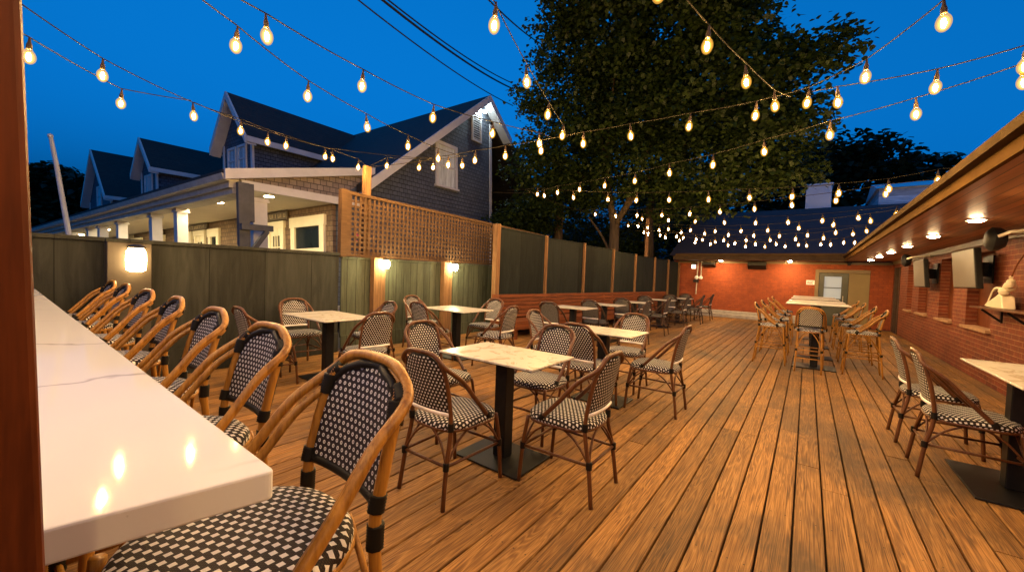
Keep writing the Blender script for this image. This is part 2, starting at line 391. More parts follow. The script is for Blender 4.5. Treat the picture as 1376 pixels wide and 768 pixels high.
nt.links.new(tint.outputs[0], bg.inputs[0]); bg.inputs[1].default_value = .15; tint.inputs[0].default_value = (.03, 3.9, 13.6)
sl = bpy.data.lights.new('dusk_sun', 'SUN'); sl.energy = .02; sl.angle = radians(12); sl.color = (1, .8, .65)
so = bpy.data.objects.new('dusk_sun', sl); COL.objects.link(so); so.rotation_euler = (radians(88), 0, pi - SUN_ROT)

cam = bpy.data.cameras.new('camera'); co = bpy.data.objects.new('camera', cam); COL.objects.link(co); SC.camera = co
cam.sensor_width = 36; cam.lens = 528.2 / 1376 * 36; cam.clip_start = .02; cam.clip_end = 2000
MR = [[0.6007, -0.798636, 0.036624], [0.004233, 0.048986, 0.99879], [0.799464, 0.599818, -0.032806]]
co.matrix_world = Matrix(((MR[0][0], MR[1][0], -MR[2][0], 0), (MR[0][1], MR[1][1], -MR[2][1], 0), (MR[0][2], MR[1][2], -MR[2][2], H), (0, 0, 0, 1)))
SC.view_settings.view_transform = 'Standard'; SC.view_settings.look = 'None'; SC.view_settings.exposure = 0; SC.view_settings.gamma = 1
SC.cycles.use_denoising = True
try: SC.cycles.denoiser = 'OPENIMAGEDENOISE'
except Exception: pass
SC.cycles.sample_clamp_indirect = 4.0; SC.cycles.max_bounces = 6; SC.cycles.caustics_reflective = False; SC.cycles.caustics_refractive = False
SC.cycles.use_light_tree = True

# ------------------------------------------------------------------ ground and deck
g = MB(); g.poly([(-400, -400, -.35), (400, -400, -.35), (400, 400, -.35), (-400, 400, -.35)])
tag(g.build('ground', MAT['ground']), kind='structure')
FY = lambda X: 5.3 - .13 * (X - 6.45)
W = -2.08
d = MB(); y = W + .004; pitch = .1387
while y < 6.05:
    y1 = y + pitch - .0095
    cuts = [-1.6]
    if y > .2: brk = 4.0
    else: brk = None
    x = -1.6 + random.uniform(1.0, 6.0)
    while x < 16.3:
        if brk is None or abs(x - brk) > .5: cuts.append(x)
        x += random.uniform(4.2, 7.5)
    if brk: cuts.append(brk)
    cuts.append(16.3); cuts.sort()
    for a, b in zip(cuts, cuts[1:]):
        d.rc = random.uniform(.02, 1); g0 = .0035 if (brk and b == brk) else .0015
        z = random.uniform(-.0025, 0.0); e = .003
        p = [(a + g0, y, -.03), (b - g0, y, -.03), (b - g0, y1, -.03), (a + g0, y1, -.03), (a + g0, y + e, z), (b - g0, y + e, z + random.uniform(-.001, .001)), (b - g0, y1 - e, z + random.uniform(-.0015, .0015)), (a + g0, y1 - e, z)]
        q = [d.vert(t) for t in p]; lo = [d.vert((t[0], t[1], z - .004)) for t in p[:4]]
        d.face((q[4], q[5], q[6], q[7]))
        for k in range(4):
            k2 = (k + 1) % 4; d.face((lo[k], lo[k2], q[4 + k2], q[4 + k])); d.face((q[k], q[k2], lo[k2], lo[k]))
    y += pitch
tag(d.build('deck', MAT['deck']), kind='structure')
j = MB(); j.box(-1.7, 16.3, W, 6.1, -.3, -.05)
tag(j.build('deck_underside', plain('joist_shadow_wood', (.02, .014, .01), .9)), kind='structure')
c = MB(); c.box(16.05, 16.5, -.02, 3.95, 0.002, .13); c.box(16.32, 16.5, -.02, 3.95, .1305, .235)
tag(c.build('kerb', MAT['concrete'], bevel=.012), kind='structure')

# ------------------------------------------------------------------ left foreground: post and bar
p = MB(); t = .036
p.hexa([(-.085, .425, -.2), (.055, .425, -.2), (.055, .515, -.2), (-.085, .515, -.2), (-.162, .425, 3.0), (-.022, .425, 3.0), (-.022, .515, 3.0), (-.162, .515, 3.0)])
po = p.build('wooden_post', MAT['postwood'], bevel=.004)
tag(po, 'rough red-brown wooden post close beside the white bar counter', 'post')
bar = empty('bar_counter', (-.2, 3.2, 0)); tag(bar, 'long white quartz bar counter lined with rattan stools', 'bar counter')
def rc(poly, k, r, n=5):
    """round corner k of a 2D polygon"""
    a, b, c_ = Vector(poly[k - 1]), Vector(poly[k]), Vector(poly[(k + 1) % len(poly)])
    u = (a - b).normalized(); v_ = (c_ - b).normalized(); out = []
    for i in range(n + 1):
        s = i / n; out.append(tuple(b + u * r * (1 - s) ** 2 + v_ * r * s ** 2))
    return poly[:k] + out + poly[k + 1:]
poly = [(-.75, .71), (.03, .575), (.22, .532), (.22, 5.76), (-.75, 5.76)]
poly = rc(poly, 2, .012)
b = MB(); b.prism([(x + .2, yy - 3.2) for x, yy in poly], 'z', 1.030, 1.067); b.build('countertop', MAT['quartz'], bar, bevel=.003)
b = MB(); b.box(-.35, -.2, -2.3, 2.5, 0, 1.028); b.build('knee_wall', MAT['board'], bar)
b = MB(); b.box(-.196, -.176, -2.3, 2.5, .16, .19); b.build('foot_rail', MAT['black'], bar)

# ------------------------------------------------------------------ chairs
def catmull(pts, n=6):
    P = [Vector(q) for q in pts]; out = []
    for i in range(len(P) - 1):
        p0 = P[max(i - 1, 0)]; p1 = P[i]; p2 = P[i + 1]; p3 = P[min(i + 2, len(P) - 1)]
        for k in range(n):
            s = k / n; out.append(.5 * ((2 * p1) + (p2 - p0) * s + (2 * p0 - 5 * p1 + 4 * p2 - p3) * s * s + (3 * p1 - p0 - 3 * p2 + p3) * s ** 3))
    out.append(P[-1]); return out
def chair_meshes(kind):
    """part meshes in chair space: seat centre over the origin, sitter faces +x"""
    stool = kind in ('stool', 'tall'); zs = {'stool': .772, 'tall': .74}.get(kind, .455)
    cane = {'stool': 'bamboo', 'tall': 'bamboo', 'chair': 'cane', 'dark': 'blackcane'}[kind]
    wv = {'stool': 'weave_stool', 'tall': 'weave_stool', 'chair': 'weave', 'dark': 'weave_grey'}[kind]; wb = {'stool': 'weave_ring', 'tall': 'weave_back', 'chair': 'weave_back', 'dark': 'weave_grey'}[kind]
    R = .0132 if stool else .0125; parts = []
    # seat: rounded, slightly domed pad with woven edge
    m = MB(); n = 32; prof = [(.0, .022), (.45, .021), (.8, .017), (.95, .008), (1.0, -.006), (1.0, -.026), (.97, -.032), (0, -.032)]
    def outl(a):
        ca, sa = cos(a), sin(a); k = (abs(ca) ** 3.2 + abs(sa) ** 3.2) ** (-1 / 3.2) if not stool else (abs(ca) ** 2.4 + abs(sa) ** 2.4) ** (-1 / 2.4)
        sr = .92 if kind == 'stool' else 1.0; x = .222 * k * ca * sr; yy = .218 * k * sa * (1 + .08 * ca) * sr; return x, yy
    rings = []
    acc = 0
    for kk, (s, dz) in enumerate(prof):
        if kk: acc = max(s, prof[kk - 1][0]) if kk < 5 else acc + .1
        ring = []
        for i in range(n):
            x, yy = outl(2 * pi * i / n); uvk = s if kk < 5 else 1.0 + (.09 * (kk - 4))
            ring.append(m.vert((x * s, yy * s, zs + dz - .012 * (x * s / .22) ** 2 * (1 if x < 0 else -.2)), (x * uvk + .5, yy * uvk + .5)))
        rings.append(ring)
    for a, b_ in zip(rings, rings[1:]):
        for i in range(n): m.face((a[i], a[(i + 1) % n], b_[(i + 1) % n], b_[i]))
    parts.append(('seat', m.mesh('seat', MAT[wv], True), []))
    zt = zs + {'stool': .338, 'tall': .41}.get(kind, .425); hw = .205; q_ = (zt - zs) / .42
    xb = lambda z: -.185 - .085 * ((z - zs) / .43) / max(q_, .85) - .02 * max(0, ((z - zs) / q_ - .2) / .2) ** 2   # lean of the back
    # hoop: rises from the seat's sides, sweeps back and over
    half = [(.075 if not stool else (.005 if kind == 'stool' else .10), .214, zs - .005), (-.045 if kind != 'stool' else -.085, .214, zs + .125 * q_), (-.155 if kind != 'stool' else -.168, .203, zs + .25 * q_), (xb(zs + .33 * q_) - .004, .178, zs + .335 * q_), (xb(zs + .39 * q_) - .006, .108, zs + .399 * q_), (xb(zt) - .006, 0, zt - .008)]
    full = half + [(x, -yy, z) for x, yy, z in half[-2::-1]]
    m = MB(); cv = catmull(full, 5); 
    m.tube(cv, R * (1.15 if not stool else 1.0), 8)
    if stool:  # second cane lashed alongside
        m.tube([Vector((q[0] - .006, q[1] * (1 - .13), q[2] - .020 - .012 * 0)) for q in cv], R * .9, 8)
    parts.append(('back_frame', m.mesh('back_frame', MAT[cane], True), []))
    # uprights: rear legs carry on up to the hoop
    legs = []
    lo = .005
    for sy in (1, -1):
        m = MB(); m.tube(catmull([(-.262 if not stool else -.27, sy * .188, 0), (-.232, sy * .176, zs * .5), (-.195, sy * .165, zs - .03), (xb(zs + .15 * q_), sy * .166, zs + .15 * q_), (xb(zs + .3 * q_), sy * .158, zs + .3 * q_), (xb(zs + .36 * q_), sy * .135, zs + .36 * q_)], 4), [R * 1.05] * 20 + [R * .8], 8)
        legs.append(m)
        m = MB(); m.tube(catmull([(.235 if not stool else .25, sy * .205, 0), (.215, sy * .198, zs * .55), (.19, sy * .185, zs - .025)], 4), R * 1.05, 8)
        legs.append(m)
    for m in legs: parts.append(('leg', m.mesh('leg', MAT[cane], True), []))
    # woven back panel, curved and leaning
    m = MB(); nu, nv = 13, 15; z0, z1 = zs + .065 * q_, zt - .03; grid = []
    for i in range(nv):
        s = i / (nv - 1); z = z0 + (z1 - z0) * s
        wd = .162 if s < .55 else .162 * sqrt(max(0.02, 1 - ((s - .55) / .47) ** 2.3))
        row = []
        for k in range(nu):
            uu = -1 + 2 * k / (nu - 1); yy = wd * uu
            row.append(((xb(z) - .018 * (1 - uu * uu), yy, z), (yy + .5, (z - zs) * 1.03)))
        grid.append(row)
    F = [[m.vert(*q) for q in row] for row in grid]
    B = [[m.vert((q[0][0] - .012, q[0][1], q[0][2]), q[1]) for q in row] for row in grid]
    for i in range(nv - 1):
        for k in range(nu - 1):
            m.face((F[i][k], F[i][k + 1], F[i + 1][k + 1], F[i + 1][k])); m.face((B[i][k], B[i + 1][k], B[i + 1][k + 1], B[i][k + 1]))
    for i in range(nv - 1):
        m.face((F[i][0], F[i + 1][0], B[i + 1][0], B[i][0])); m.face((F[i][-1], B[i][-1], B[i + 1][-1], F[i + 1][-1]))
    for k in range(nu - 1):
        m.face((F[0][k], B[0][k], B[0][k + 1], F[0][k + 1])); m.face((F[-1][k], F[-1][k + 1], B[-1][k + 1], B[-1][k]))
    sub = []
    # dark edging round the panel, white rolled strand along its foot
    e = MB(); edge = [grid[i][0][0] for i in range(nv)] + [grid[-1][k][0] for k in range(1, nu)] + [grid[i][-1][0] for i in range(nv - 2, -1, -1)]
    e.tube([(q[0] - .005, q[1], q[2]) for q in edge], .0085 if not stool else .012, 6)
    sub.append(('edging', e.mesh('edging', MAT['binding'], True)))
    e = MB(); foot = [grid[0][k][0] for k in range(nu)]
    e.tube([(q[0] - .008, q[1], q[2] - .002) for q in foot], .0135, 8)
    sub.append(('rolled_strand', e.mesh('rolled_strand', MAT['white_roll' if not stool else 'binding'], True)))
    parts.append(('backrest', m.mesh('backrest', MAT[wb], True), sub))
    # stretchers and curved braces
    m = MB(); zr = zs * .52; r2 = R * .72
    fx, rx = .216, -.236
    ring = [(fx, .198, zr), (fx, -.198, zr), (rx, -.178, zr), (rx, .178, zr)]
    for a, b_ in zip(ring, ring[1:] + ring[:1]): m.tube([a, b_], r2, 6)
    for a in ring:
        cx = a[0] * .25; cy = a[1]
        top = zs - .035
        m.tube(catmull([a, (a[0] * .92, a[1] * .62, zr + (top - zr) * .62), (a[0] * .9, a[1] * .12, top)], 4), r2 * .8, 6)
        m.tube(catmull([a, (a[0] * .60, a[1] * .98, zr + (top - zr) * .62), (a[0] * .12, a[1] * 1.0, top)], 4), r2 * .8, 6)
    if stool:
        zf = zs * .33
        for a, b_ in (((.228, .2, zf), (.228, -.2, zf)), ((-.248, .182, zf), (-.248, -.182, zf)), ((.22, .2, zf + .06), (-.24, .18, zf + .06)), ((.22, -.2, zf + .06), (-.24, -.18, zf + .06))): m.tube([a, b_], r2, 6)
    parts.append(('stretcher', m.mesh('stretcher', MAT[cane], True), []))
    # seat rail
    m = MB(); m.tube([(outl(2 * pi * i / 28)[0] * .97, outl(2 * pi * i / 28)[1] * .97, zs - .036) for i in range(28)], R * .85, 8, closed=True)
    parts.append(('seat_rail', m.mesh('seat_rail', MAT['bamboo' if stool else ('blackcane' if kind == 'dark' else 'cane')], True), []))
    # black lashings where canes meet
    def wrap(q, dirv, L, r):
        m = MB()
        q = Vector(q); dv = Vector(dirv).normalized(); pts = []; rr = []
        k = max(3, int(L / .006))
        for i in range(k * 2 + 1):
            pts.append(q + dv * (-L / 2 + L * i / (k * 2))); rr.append(r * (1.0 if i % 2 else 1.12))
        m.tube(pts, rr, 8); parts.append(('lashing', m.mesh('lashing', MAT['binding'], True), []))
    for sy in (1, -1):
        for q in ((fx, sy * .198, zr), (rx, sy * .178, zr)): wrap(q, (0, 0, 1), .04, R * 1.35)
        wrap((-.196, sy * .166, zs - .01), (-.03, 0, 1), .045 if not stool else .05, R * 1.32)
        wrap((half[0][0] - .005, sy * .215, zs + .005), (-.65, 0, 1), .03 if not stool else .06, R * (1.45 if not stool else 1.75))
        if stool:
            a, b_ = Vector(half[3]), Vector(half[4]); q = a * .75 + b_ * .25; q.y -= .012; q.z -= .008
            dv = (b_ - a); wrap((q.x, q.y * sy, q.z), (dv.x, dv.y * sy, dv.z), .04, R * 1.55)
            wrap((xb(zs + .06), sy * .166, zs + .06), (-.2, 0, 1), .035, R * 1.3)
            wrap((xb(zs + .29 * q_), sy * .157, zs + .30 * q_), (-.2, -.1 * sy, 1), .05, R * 1.35)
    return parts
CM = {k: chair_meshes(k) for k in ('chair', 'stool', 'tall', 'dark')}
def place_chair(kind, x, y, rz, label, group, name=None, scale=1.0):
    o = empty(name or ('bar_stool' if kind in ('stool', 'tall') else 'bistro_chair'), (x, y, 0), radians(rz + random.uniform(-3, 3)))
    tag(o, label, 'bar stool' if kind in ('stool', 'tall') else 'chair', group); o.scale = (scale,) * 3
    for nm, me, sub in CM[kind]:
        c_ = bpy.data.objects.new(nm, me); COL.objects.link(c_); c_.parent = o
        for sn, sm in sub:
            s_ = bpy.data.objects.new(sn, sm); COL.objects.link(s_); s_.parent = c_
    return o
GC = 'rattan chairs at the dining tables'
for x, y, rz, lb in (
    (1.76, 1.74, 0, 'brown rattan chair with woven back turned to us, on near side of front centre table'),
    (2.28, 2.43, -92, 'brown rattan chair tucked behind the left end of the front centre table'),
    (2.25, 1.19, 92, 'brown rattan chair seen in profile at the right end of the front centre table'),
    (2.80, 1.78, 180, 'brown rattan chair facing us across the front centre table'),
    (3.63, 1.72, 0, 'brown rattan chair with its back to the front table, tucked under the second table'),
    (4.63, 1.72, 180, 'brown rattan chair facing us on far side of the second table'),
    (4.11, 1.20, 88, 'brown rattan chair in profile standing out on open deck beside the second table'),
    (4.15, 2.46, -88, 'small-looking rattan chair at hidden end of second table, in front of the bench'),
    (2.47, 5.30, -95, 'brown rattan chair against olive fence behind the left rear table'),
    (1.84, 4.72, 0, 'brown rattan chair partly hidden by the bar stools, at left rear table'),
    (2.44, 3.78, 85, 'brown rattan chair in profile at the near end of the left rear table'),
    (3.06, 4.62, 180, 'brown rattan chair between left rear table and the first lamp post'),
    (4.44, 5.22, -88, 'brown rattan chair nearest the fence at the rear corner table under lamp posts'),
    (3.90, 4.36, 0, 'brown rattan chair with back to us on near side of the rear corner table'),
    (4.98, 4.28, 180, 'pale-backed rattan chair facing us on far side of the rear corner table'),
    (4.33, 3.52, 92, 'brown rattan chair in profile at the near end of the rear corner table, beside bench'),
    (4.13, -.95, -90, 'nearer dark brown rattan chair pulled up to the stone table at right edge'),
    (4.86, -.93, -90, 'farther dark brown rattan chair at the stone table along the brick wall'),
): place_chair('chair', x, y, rz, lb, GC)
GB = 'dark chairs along the wooden bench'
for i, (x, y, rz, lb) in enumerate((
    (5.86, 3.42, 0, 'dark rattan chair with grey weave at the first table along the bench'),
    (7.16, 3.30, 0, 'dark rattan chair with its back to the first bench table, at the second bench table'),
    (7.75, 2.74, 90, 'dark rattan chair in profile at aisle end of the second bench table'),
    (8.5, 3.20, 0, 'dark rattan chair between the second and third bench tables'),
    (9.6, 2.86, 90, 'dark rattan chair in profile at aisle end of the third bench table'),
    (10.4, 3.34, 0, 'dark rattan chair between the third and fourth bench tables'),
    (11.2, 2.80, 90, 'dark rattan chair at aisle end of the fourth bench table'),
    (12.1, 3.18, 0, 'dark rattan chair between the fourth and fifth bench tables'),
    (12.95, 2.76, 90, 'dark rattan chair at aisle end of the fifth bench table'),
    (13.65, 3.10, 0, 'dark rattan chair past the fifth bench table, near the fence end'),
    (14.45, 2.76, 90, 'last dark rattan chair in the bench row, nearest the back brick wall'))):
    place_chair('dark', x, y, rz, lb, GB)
GS = 'golden rattan stools along the bar'
ordn = ['nearest golden rattan bar stool with round woven seat at the bar corner', 'second golden bar stool from the near end of the bar', 'third golden bar stool from the near end of the bar', 'middle golden bar stool of the seven along the bar', 'fifth golden bar stool from the near end of the bar', 'sixth golden bar stool, second from the fence end of the bar', 'farthest golden bar stool at the fence end of the bar']
for (x, y, a), lb in zip(((.305, .885, 178), (.34, 1.57, 180), (.375, 2.27, 182), (.41, 3.08, 179), (.425, 3.88, 181), (.445, 4.80, 179), (.45, 5.48, 181)), ordn):
    place_chair('stool', x, y, a, lb, GS)
GH = 'golden stools round the tall tables'
place_chair('tall', 7.58, -.07, 0, 'golden stool with its back to us at near end of the tall tables', GH, scale=.86)
for k, (x, n) in enumerate(((7.86, 'nearest'), (9.05, 'second'), (10.6, 'third'), (11.9, 'farthest'))):
    place_chair('tall', x, -.70, 90, 'golden stool on the brick-wall side of the %s tall table' % n, GH, scale=.86)
    place_chair('tall', x, .44, -90, 'golden stool on the open-deck side of the %s tall table' % n, GH, scale=.86)

# ------------------------------------------------------------------ tables
def table(x, y, sx, sy, z, label, group, mat='top', base=(.56, .42), name='dining_table', cx=0, cy=0):
    o = empty(name, (x, y, 0)); tag(o, label, 'table', group)
    m = MB(); m.box(-sx / 2, sx / 2, -sy / 2, sy / 2, z - .014, z); m.build('tabletop', MAT[mat], o, bevel=.003)
    m = MB(); m.box(-sx / 2 + .015, sx / 2 - .015, -sy / 2 + .015, sy / 2 - .015, z - .022, z - .0145); m.build('top_edge', MAT['black'], o)
    m = MB(); m.box(cx - .05, cx + .05, cy - .05, cy + .05, .015, z - .022); m.build('column', MAT['black'], o, bevel=.006)
    m = MB(); m.box(cx - base[1] / 2, cx + base[1] / 2, cy - base[0] / 2, cy + base[0] / 2, 0.001, .014); m.build('base_plate', MAT['black'], o, bevel=.004)
    return o
GT = 'stone topped tables on black pedestals'
table(2.235, 1.71, .54, .82, .75, 'front centre table with cream marbled top and black square base', GT)
table(4.0, 1.73, .52, .80, .75, 'second marbled table behind the front centre one', GT)
table(2.42, 4.52, .62, .98, .75, 'marbled table at left rear, between bar stools and olive fence', GT)
table(4.36, 4.32, .66, .92, .75, 'marbled table in the rear corner below the two lamp posts', GT)
table(4.36, -1.42, 1.22, .70, .75, 'stone table cut by right edge, against the brick wall', GT, base=(.5, .7), cx=-.24, cy=.25)
GT2 = 'small tables along the bench'
for x, y, n in ((6.42, 3.40, 'first'), (7.72, 3.36, 'second'), (9.25, 3.28, 'third'), (11.1, 3.22, 'fourth'), (12.75, 3.14, 'fifth')):
    table(x, y, .52, .74, .75, '%s small pale table along the wooden bench, counted from the near end' % n, GT2, 'topgrey')
GT3 = 'tall tables in a row'
for x, n in ((7.95, 'nearest'), (9.05, 'second nearest'), (10.55, 'second farthest'), (12.0, 'farthest')):
    table(x, -.14, .72, .80, 1.02, '%s tall pale table of the row ringed by golden stools' % n, GT3, 'topgrey', base=(.56, .46), name='tall_table')

# ------------------------------------------------------------------ bench
th = math.atan(-.13)
bn = empty('wooden_bench', (6.36, FY(6.36) - .17, 0), th); tag(bn, 'long red-brown slatted wooden bench along the dark fence', 'bench')
L = 8.4
m = MB()
for k in range(6):
    z = .385 + k * .083; yb = -.05 + (z - .36) * .16; m.rc = random.uniform(.1, 1); m.box(-.02, L, yb - .014, yb + .014, z, z + .072)
m.build('backrest', MAT['bench'], bn, bevel=.004)
m = MB()
for k in range(4):
    m.rc = random.uniform(.1, 1); m.box(0, L, -.56 + k * .125, -.56 + k * .125 + .115, .335, .365)
m.build('seat', MAT['bench'], bn, bevel=.004)
m = MB(); m.rc = .4; m.box(0, L, -.57, -.545, .20, .333); m.build('apron', MAT['bench'], bn)
for x in (.06, 2.1, 4.2, 6.3, 8.25):
    m = MB(); m.rc = .6; m.box(x - .04, x + .04, -.52, -.44, 0, .33); m.build('leg', MAT['bench'], bn)
    m = MB(); m.rc = .6; m.prism([(-.10, 0), (-.03, 0), (.085, .87), (.02, .87)], 'x', x - .03, x + .03); m.build('leg', MAT['bench'], bn)
m = MB(); m.rc = .3; m.box(-.06, -.022, -.12, .1, .0, .88); m.build('end_panel', MAT['bench'], bn, bevel=.004)

# ------------------------------------------------------------------ fences on the left
F0 = 5.85
fe = empty('olive_fence', (1.0, F0, 0)); tag(fe, 'smooth olive painted board fence behind the bar stools', 'fence')
m = MB(); m.box(-3.5, 2.28, 0, .04, .14, 1.50); m.build('panel', MAT['fence'], fe)
m = MB(); m.box(-3.5, 2.28, -.03, .07, 1.502, 1.545); m.build('cap_rail', MAT['fence'], fe, bevel=.006)
m = MB(); m.box(-3.5, 2.28, -.025, -.003, .0, .30); m.build('base_board', MAT['fence'], fe)
pi_ = empty('fence_pier', (.89, F0 - .08, 0)); tag(pi_, 'square brown pier carrying a glowing lantern in the olive fence', 'pier')
m = MB(); m.box(-.17, .17, -.09, .06, 0, 1.50); m.build('shaft', MAT['pier'], pi_, bevel=.006)
m = MB(); m.box(-.18, .18, -.10, -.035, 1.501, 1.53); m.build('cap', MAT['fence'], pi_, bevel=.006)
la = empty('wall_lantern', (.925, F0 - .17, 1.32)); tag(la, 'bright glowing jar lantern on the brown fence pier', 'lantern')
m = MB(); m.lathe([(.045, -.12), (.078, -.10), (.083, 0), (.08, .08), (.06, .125)], 16, (0, -.075, 0)); m.build('glass', MAT['pierlamp'], la, smooth=True)
m = MB(); m.lathe([(.07, .126), (.075, .14), (.03, .165)], 16, (0, -.075, 0)); m.box(-.05, .05, -.012, 0, -.1, .15); m.build('bracket', MAT['blackpl'], la)
f2 = empty('board_fence', (4.8, F0, 0)); tag(f2, 'green vertical board fence lit by two post lamps', 'fence')
m = MB(); m.box(-1.49, 2.75, -.03, .0, .22, 1.455); m.build('panel', MAT['fenceb'], f2)
m = MB(); m.box(-1.49, 2.75, -.05, -.031, .0, .25); m.build('base_board', MAT['fenceb'], f2)
m = MB(); m.box(-1.49, 2.75, -.05, .03, 1.457, 1.49); m.build('cap_rail', MAT['fenceb'], f2)
for x in (-.89, .67):
    m = MB(); m.box(x - .11, x + .11, -.16, -.052, 0, 1.50); m.build('post', MAT['newwood'], f2, bevel=.006)
GL = 'lamps on the fence posts'
for x, lb in ((3.97, 'glowing lamp on the left cedar post of the green board fence'), (5.56, 'glowing lamp on the right cedar post of the green board fence')):
    o = empty('post_lamp', (x, F0 - .162, 1.42)); tag(o, lb, 'lamp', GL)
    m = MB(); m.lathe([(.02, -.065), (.05, -.05), (.06, 0), (.05, .05), (.025, .065)], 14, (0, -.085, -.02)); m.build('globe', MAT['walllamp'], o, smooth=True)
    m = MB(); m.tube([(0, 0, .06), (0, -.085, .075), (0, -.085, .05)], .012, 8); m.lathe([(.04, .045), (.03, .062), (.01, .07)], 12, (0, -.085, 0)); m.build('bracket', MAT['blackpl'], o)
# lattice screen
lt = empty('lattice_screen', (3.36, F0 + .04, 1.5)); tag(lt, 'cedar square lattice screen above the green board fence', 'lattice screen')
LX = 5.95; zt = lambda x: 1.035 - .022 * x
m = MB(); x = .10
while x < LX - .05:
    m.hexa([(x, -.008, .03), (x + .038, -.008, .03), (x + .038, -.001, .03), (x, -.001, .03), (x, -.008, zt(x) - .04), (x + .038, -.008, zt(x) - .04), (x + .038, -.001, zt(x) - .04), (x, -.001, zt(x) - .04)]); x += .086
z = .06
while z < .98:
    xe = min(LX - .04, (1.035 - .05 - z - .036) / .022)
    if xe > .5: m.box(.05, xe, 0.0, .006, z, z + .036)
    z += .081
m.build('lattice', MAT['cedar'], lt)
m = MB(); m.box(.04, .10, -.03, .03, 0, zt(0)); m.box(-.06, .035, -.05, .05, -.02, zt(0) + .01)
m.hexa([(.1, -.03, zt(.1) - .05), (LX, -.03, zt(LX) - .05), (LX, .03, zt(LX) - .05), (.1, .03, zt(.1) - .05), (.1, -.03, zt(.1)), (LX, -.03, zt(LX)), (LX, .03, zt(LX)), (.1, .03, zt(.1))])
m.box(.1, LX, -.03, .03, .0, .045); m.build('frame', MAT['cedar'], lt)
st = MB(); st.box(3.77, 3.88, F0 + .10, F0 + .2, 0, 3.03); st = st.build('string_light_post', MAT['newwood'], bevel=.005)
tag(st, 'tall cedar post behind the lattice holding the light strings', 'post')
# tall fence along the bench
tf = empty('tall_fence', (6.45, FY(6.45), 0), th); tag(tf, 'tall dark green panel fence with cedar posts above the bench', 'fence')
c_ = cos(th); px = [(X - 6.45) / c_ for X in (6.45, 8.06, 9.66, 11.17, 12.56, 13.98, 15.1, 16.1)]
hz = [2.33, 2.24, 2.19, 2.13, 2.07, 2.04, 2.02, 1.98]
for k in range(7):
    m = MB(); a = px[k] + .05; b_ = px[k + 1] - .04
    m.hexa([(a, -.02, .0), (b_, -.02, .0), (b_, .02, .0), (a, .02, .0), (a, -.02, hz[k] - .06), (b_, -.02, hz[k + 1] - .02), (b_, .02, hz[k + 1] - .02), (a, .02, hz[k] - .06)])
    m.build('panel', MAT['tall'], tf)
    m = MB(); m.hexa([(a, -.035, hz[k] - .058), (b_, -.035, hz[k + 1] - .018), (b_, .035, hz[k + 1] - .018), (a, .035, hz[k] - .058), (a, -.035, hz[k] - .03), (b_, -.035, hz[k + 1] + .01), (b_, .035, hz[k + 1] + .01), (a, .035, hz[k] - .03)])
    m.build('cap_rail', MAT['tall'], tf)
for k in range(8):
    m = MB(); w_ = .075 if k == 0 else .045; m.box(px[k] - w_ / 2 - (.03 if k == 0 else 0), px[k] + w_ / 2, -.10 if k == 0 else -.075, .03, 0, hz[k] + .02); m.build('post', MAT['newwood'], tf, bevel=.004)
m = MB(); m.box(13.52, 13.61, 4.42, 4.51, 0, 3.36); tag(m.build('string_light_post', MAT['newwood'], bevel=.004), 'slim pale wooden pole rising behind the far part of the tall fence', 'post')

# ------------------------------------------------------------------ brick building: side wall, back wall, eaves
bb = empty('brick_building', (9.0, W, 0)); tag(bb, 'low red brick building with wood-planked eaves round two sides of the deck', 'building')
ox, oy = -9.0, -W
def B(fn, name, mat, parent=bb, bevel=0, smooth=False):
    m = MB(); fn(m); m.v = [(x + ox, y_ + oy, z_) for x, y_, z_ in m.v]
    return m.build(name, mat, parent, smooth, bevel=bevel)
wins = [(8.45, 9.55), (10.28, 11.2), (12.1, 13.0), (13.7, 14.35)]
def sidewall(m):
    m.box(-4.0, 15.36, W - .3, W, 0, .72); m.box(-4.0, 16.5, W - .3, W, 1.90, 2.09); m.box(16.22, 16.5, W - .3, W, 0, 1.898)
    xs = [-4.0] + [v_ for p_ in wins for v_ in p_] + [15.36]
    for a, b_ in zip(xs[::2], xs[1::2]): m.box(a, b_, W - .3, W, .7205, 1.8995)
    m.box(6.45, 6.75, W, W + .03, 0, 1.998)
B(sidewall, 'side_wall', MAT['brickR'])
for a, b_ in wins:
    wo = B(lambda m: m.box(a, b_, W - .16, W - .13, .72, 1.90), 'window', MAT['board'])
    B(lambda m: m.box(a - .04, b_ + .04, W - .125, W + .055, .722, .768), 'sill', MAT['sill'], wo, .006)
def backwall(m): m.box(16.5, 16.8, W, -1.56, 0, 2.06); m.box(16.5, 16.8, -.2, 4.3, 0, 2.06); m.box(16.5, 16.8, -1.56, -.2, 1.82, 2.06)
B(backwall, 'back_wall', MAT['brickB'])
dr = B(lambda m: (m.box(16.46, 16.6, -.30, -.20, 0, 1.819), m.box(16.46, 16.6, -1.555, -.30, 1.715, 1.819)), 'door_surround', MAT['trimtan'], bb, .004)
B(lambda m: m.box(16.5, 16.56, -1.555, -1.055, 0, 1.714), 'side_panel', MAT['tanpanel'])
dd = B(lambda m: (m.box(16.50, 16.57, -.44, -.305, 0, 1.71), m.box(16.50, 16.57, -1.05, -.88, 0, 1.71), m.box(16.50, 16.57, -.88, -.44, 1.60, 1.71), m.box(16.50, 16.57, -.88, -.44, 0, .86)), 'door', MAT['doorgreen'], bb, .004)
B(lambda m: m.box(16.54, 16.55, -.88, -.44, .86, 1.60), 'pane', MAT['blind'], dd)
B(lambda m: (m.box(16.525, 16.535, -.88, -.44, 1.22, 1.245), m.box(16.525, 16.535, -.88, -.44, .86, .885)), 'glazing_bar', MAT['doorgreen'], dd)
B(lambda m: m.tube([(16.46, -.93, .78), (16.46, -.93, .98)], .012, 8), 'handle', MAT['palepipe'], dd)
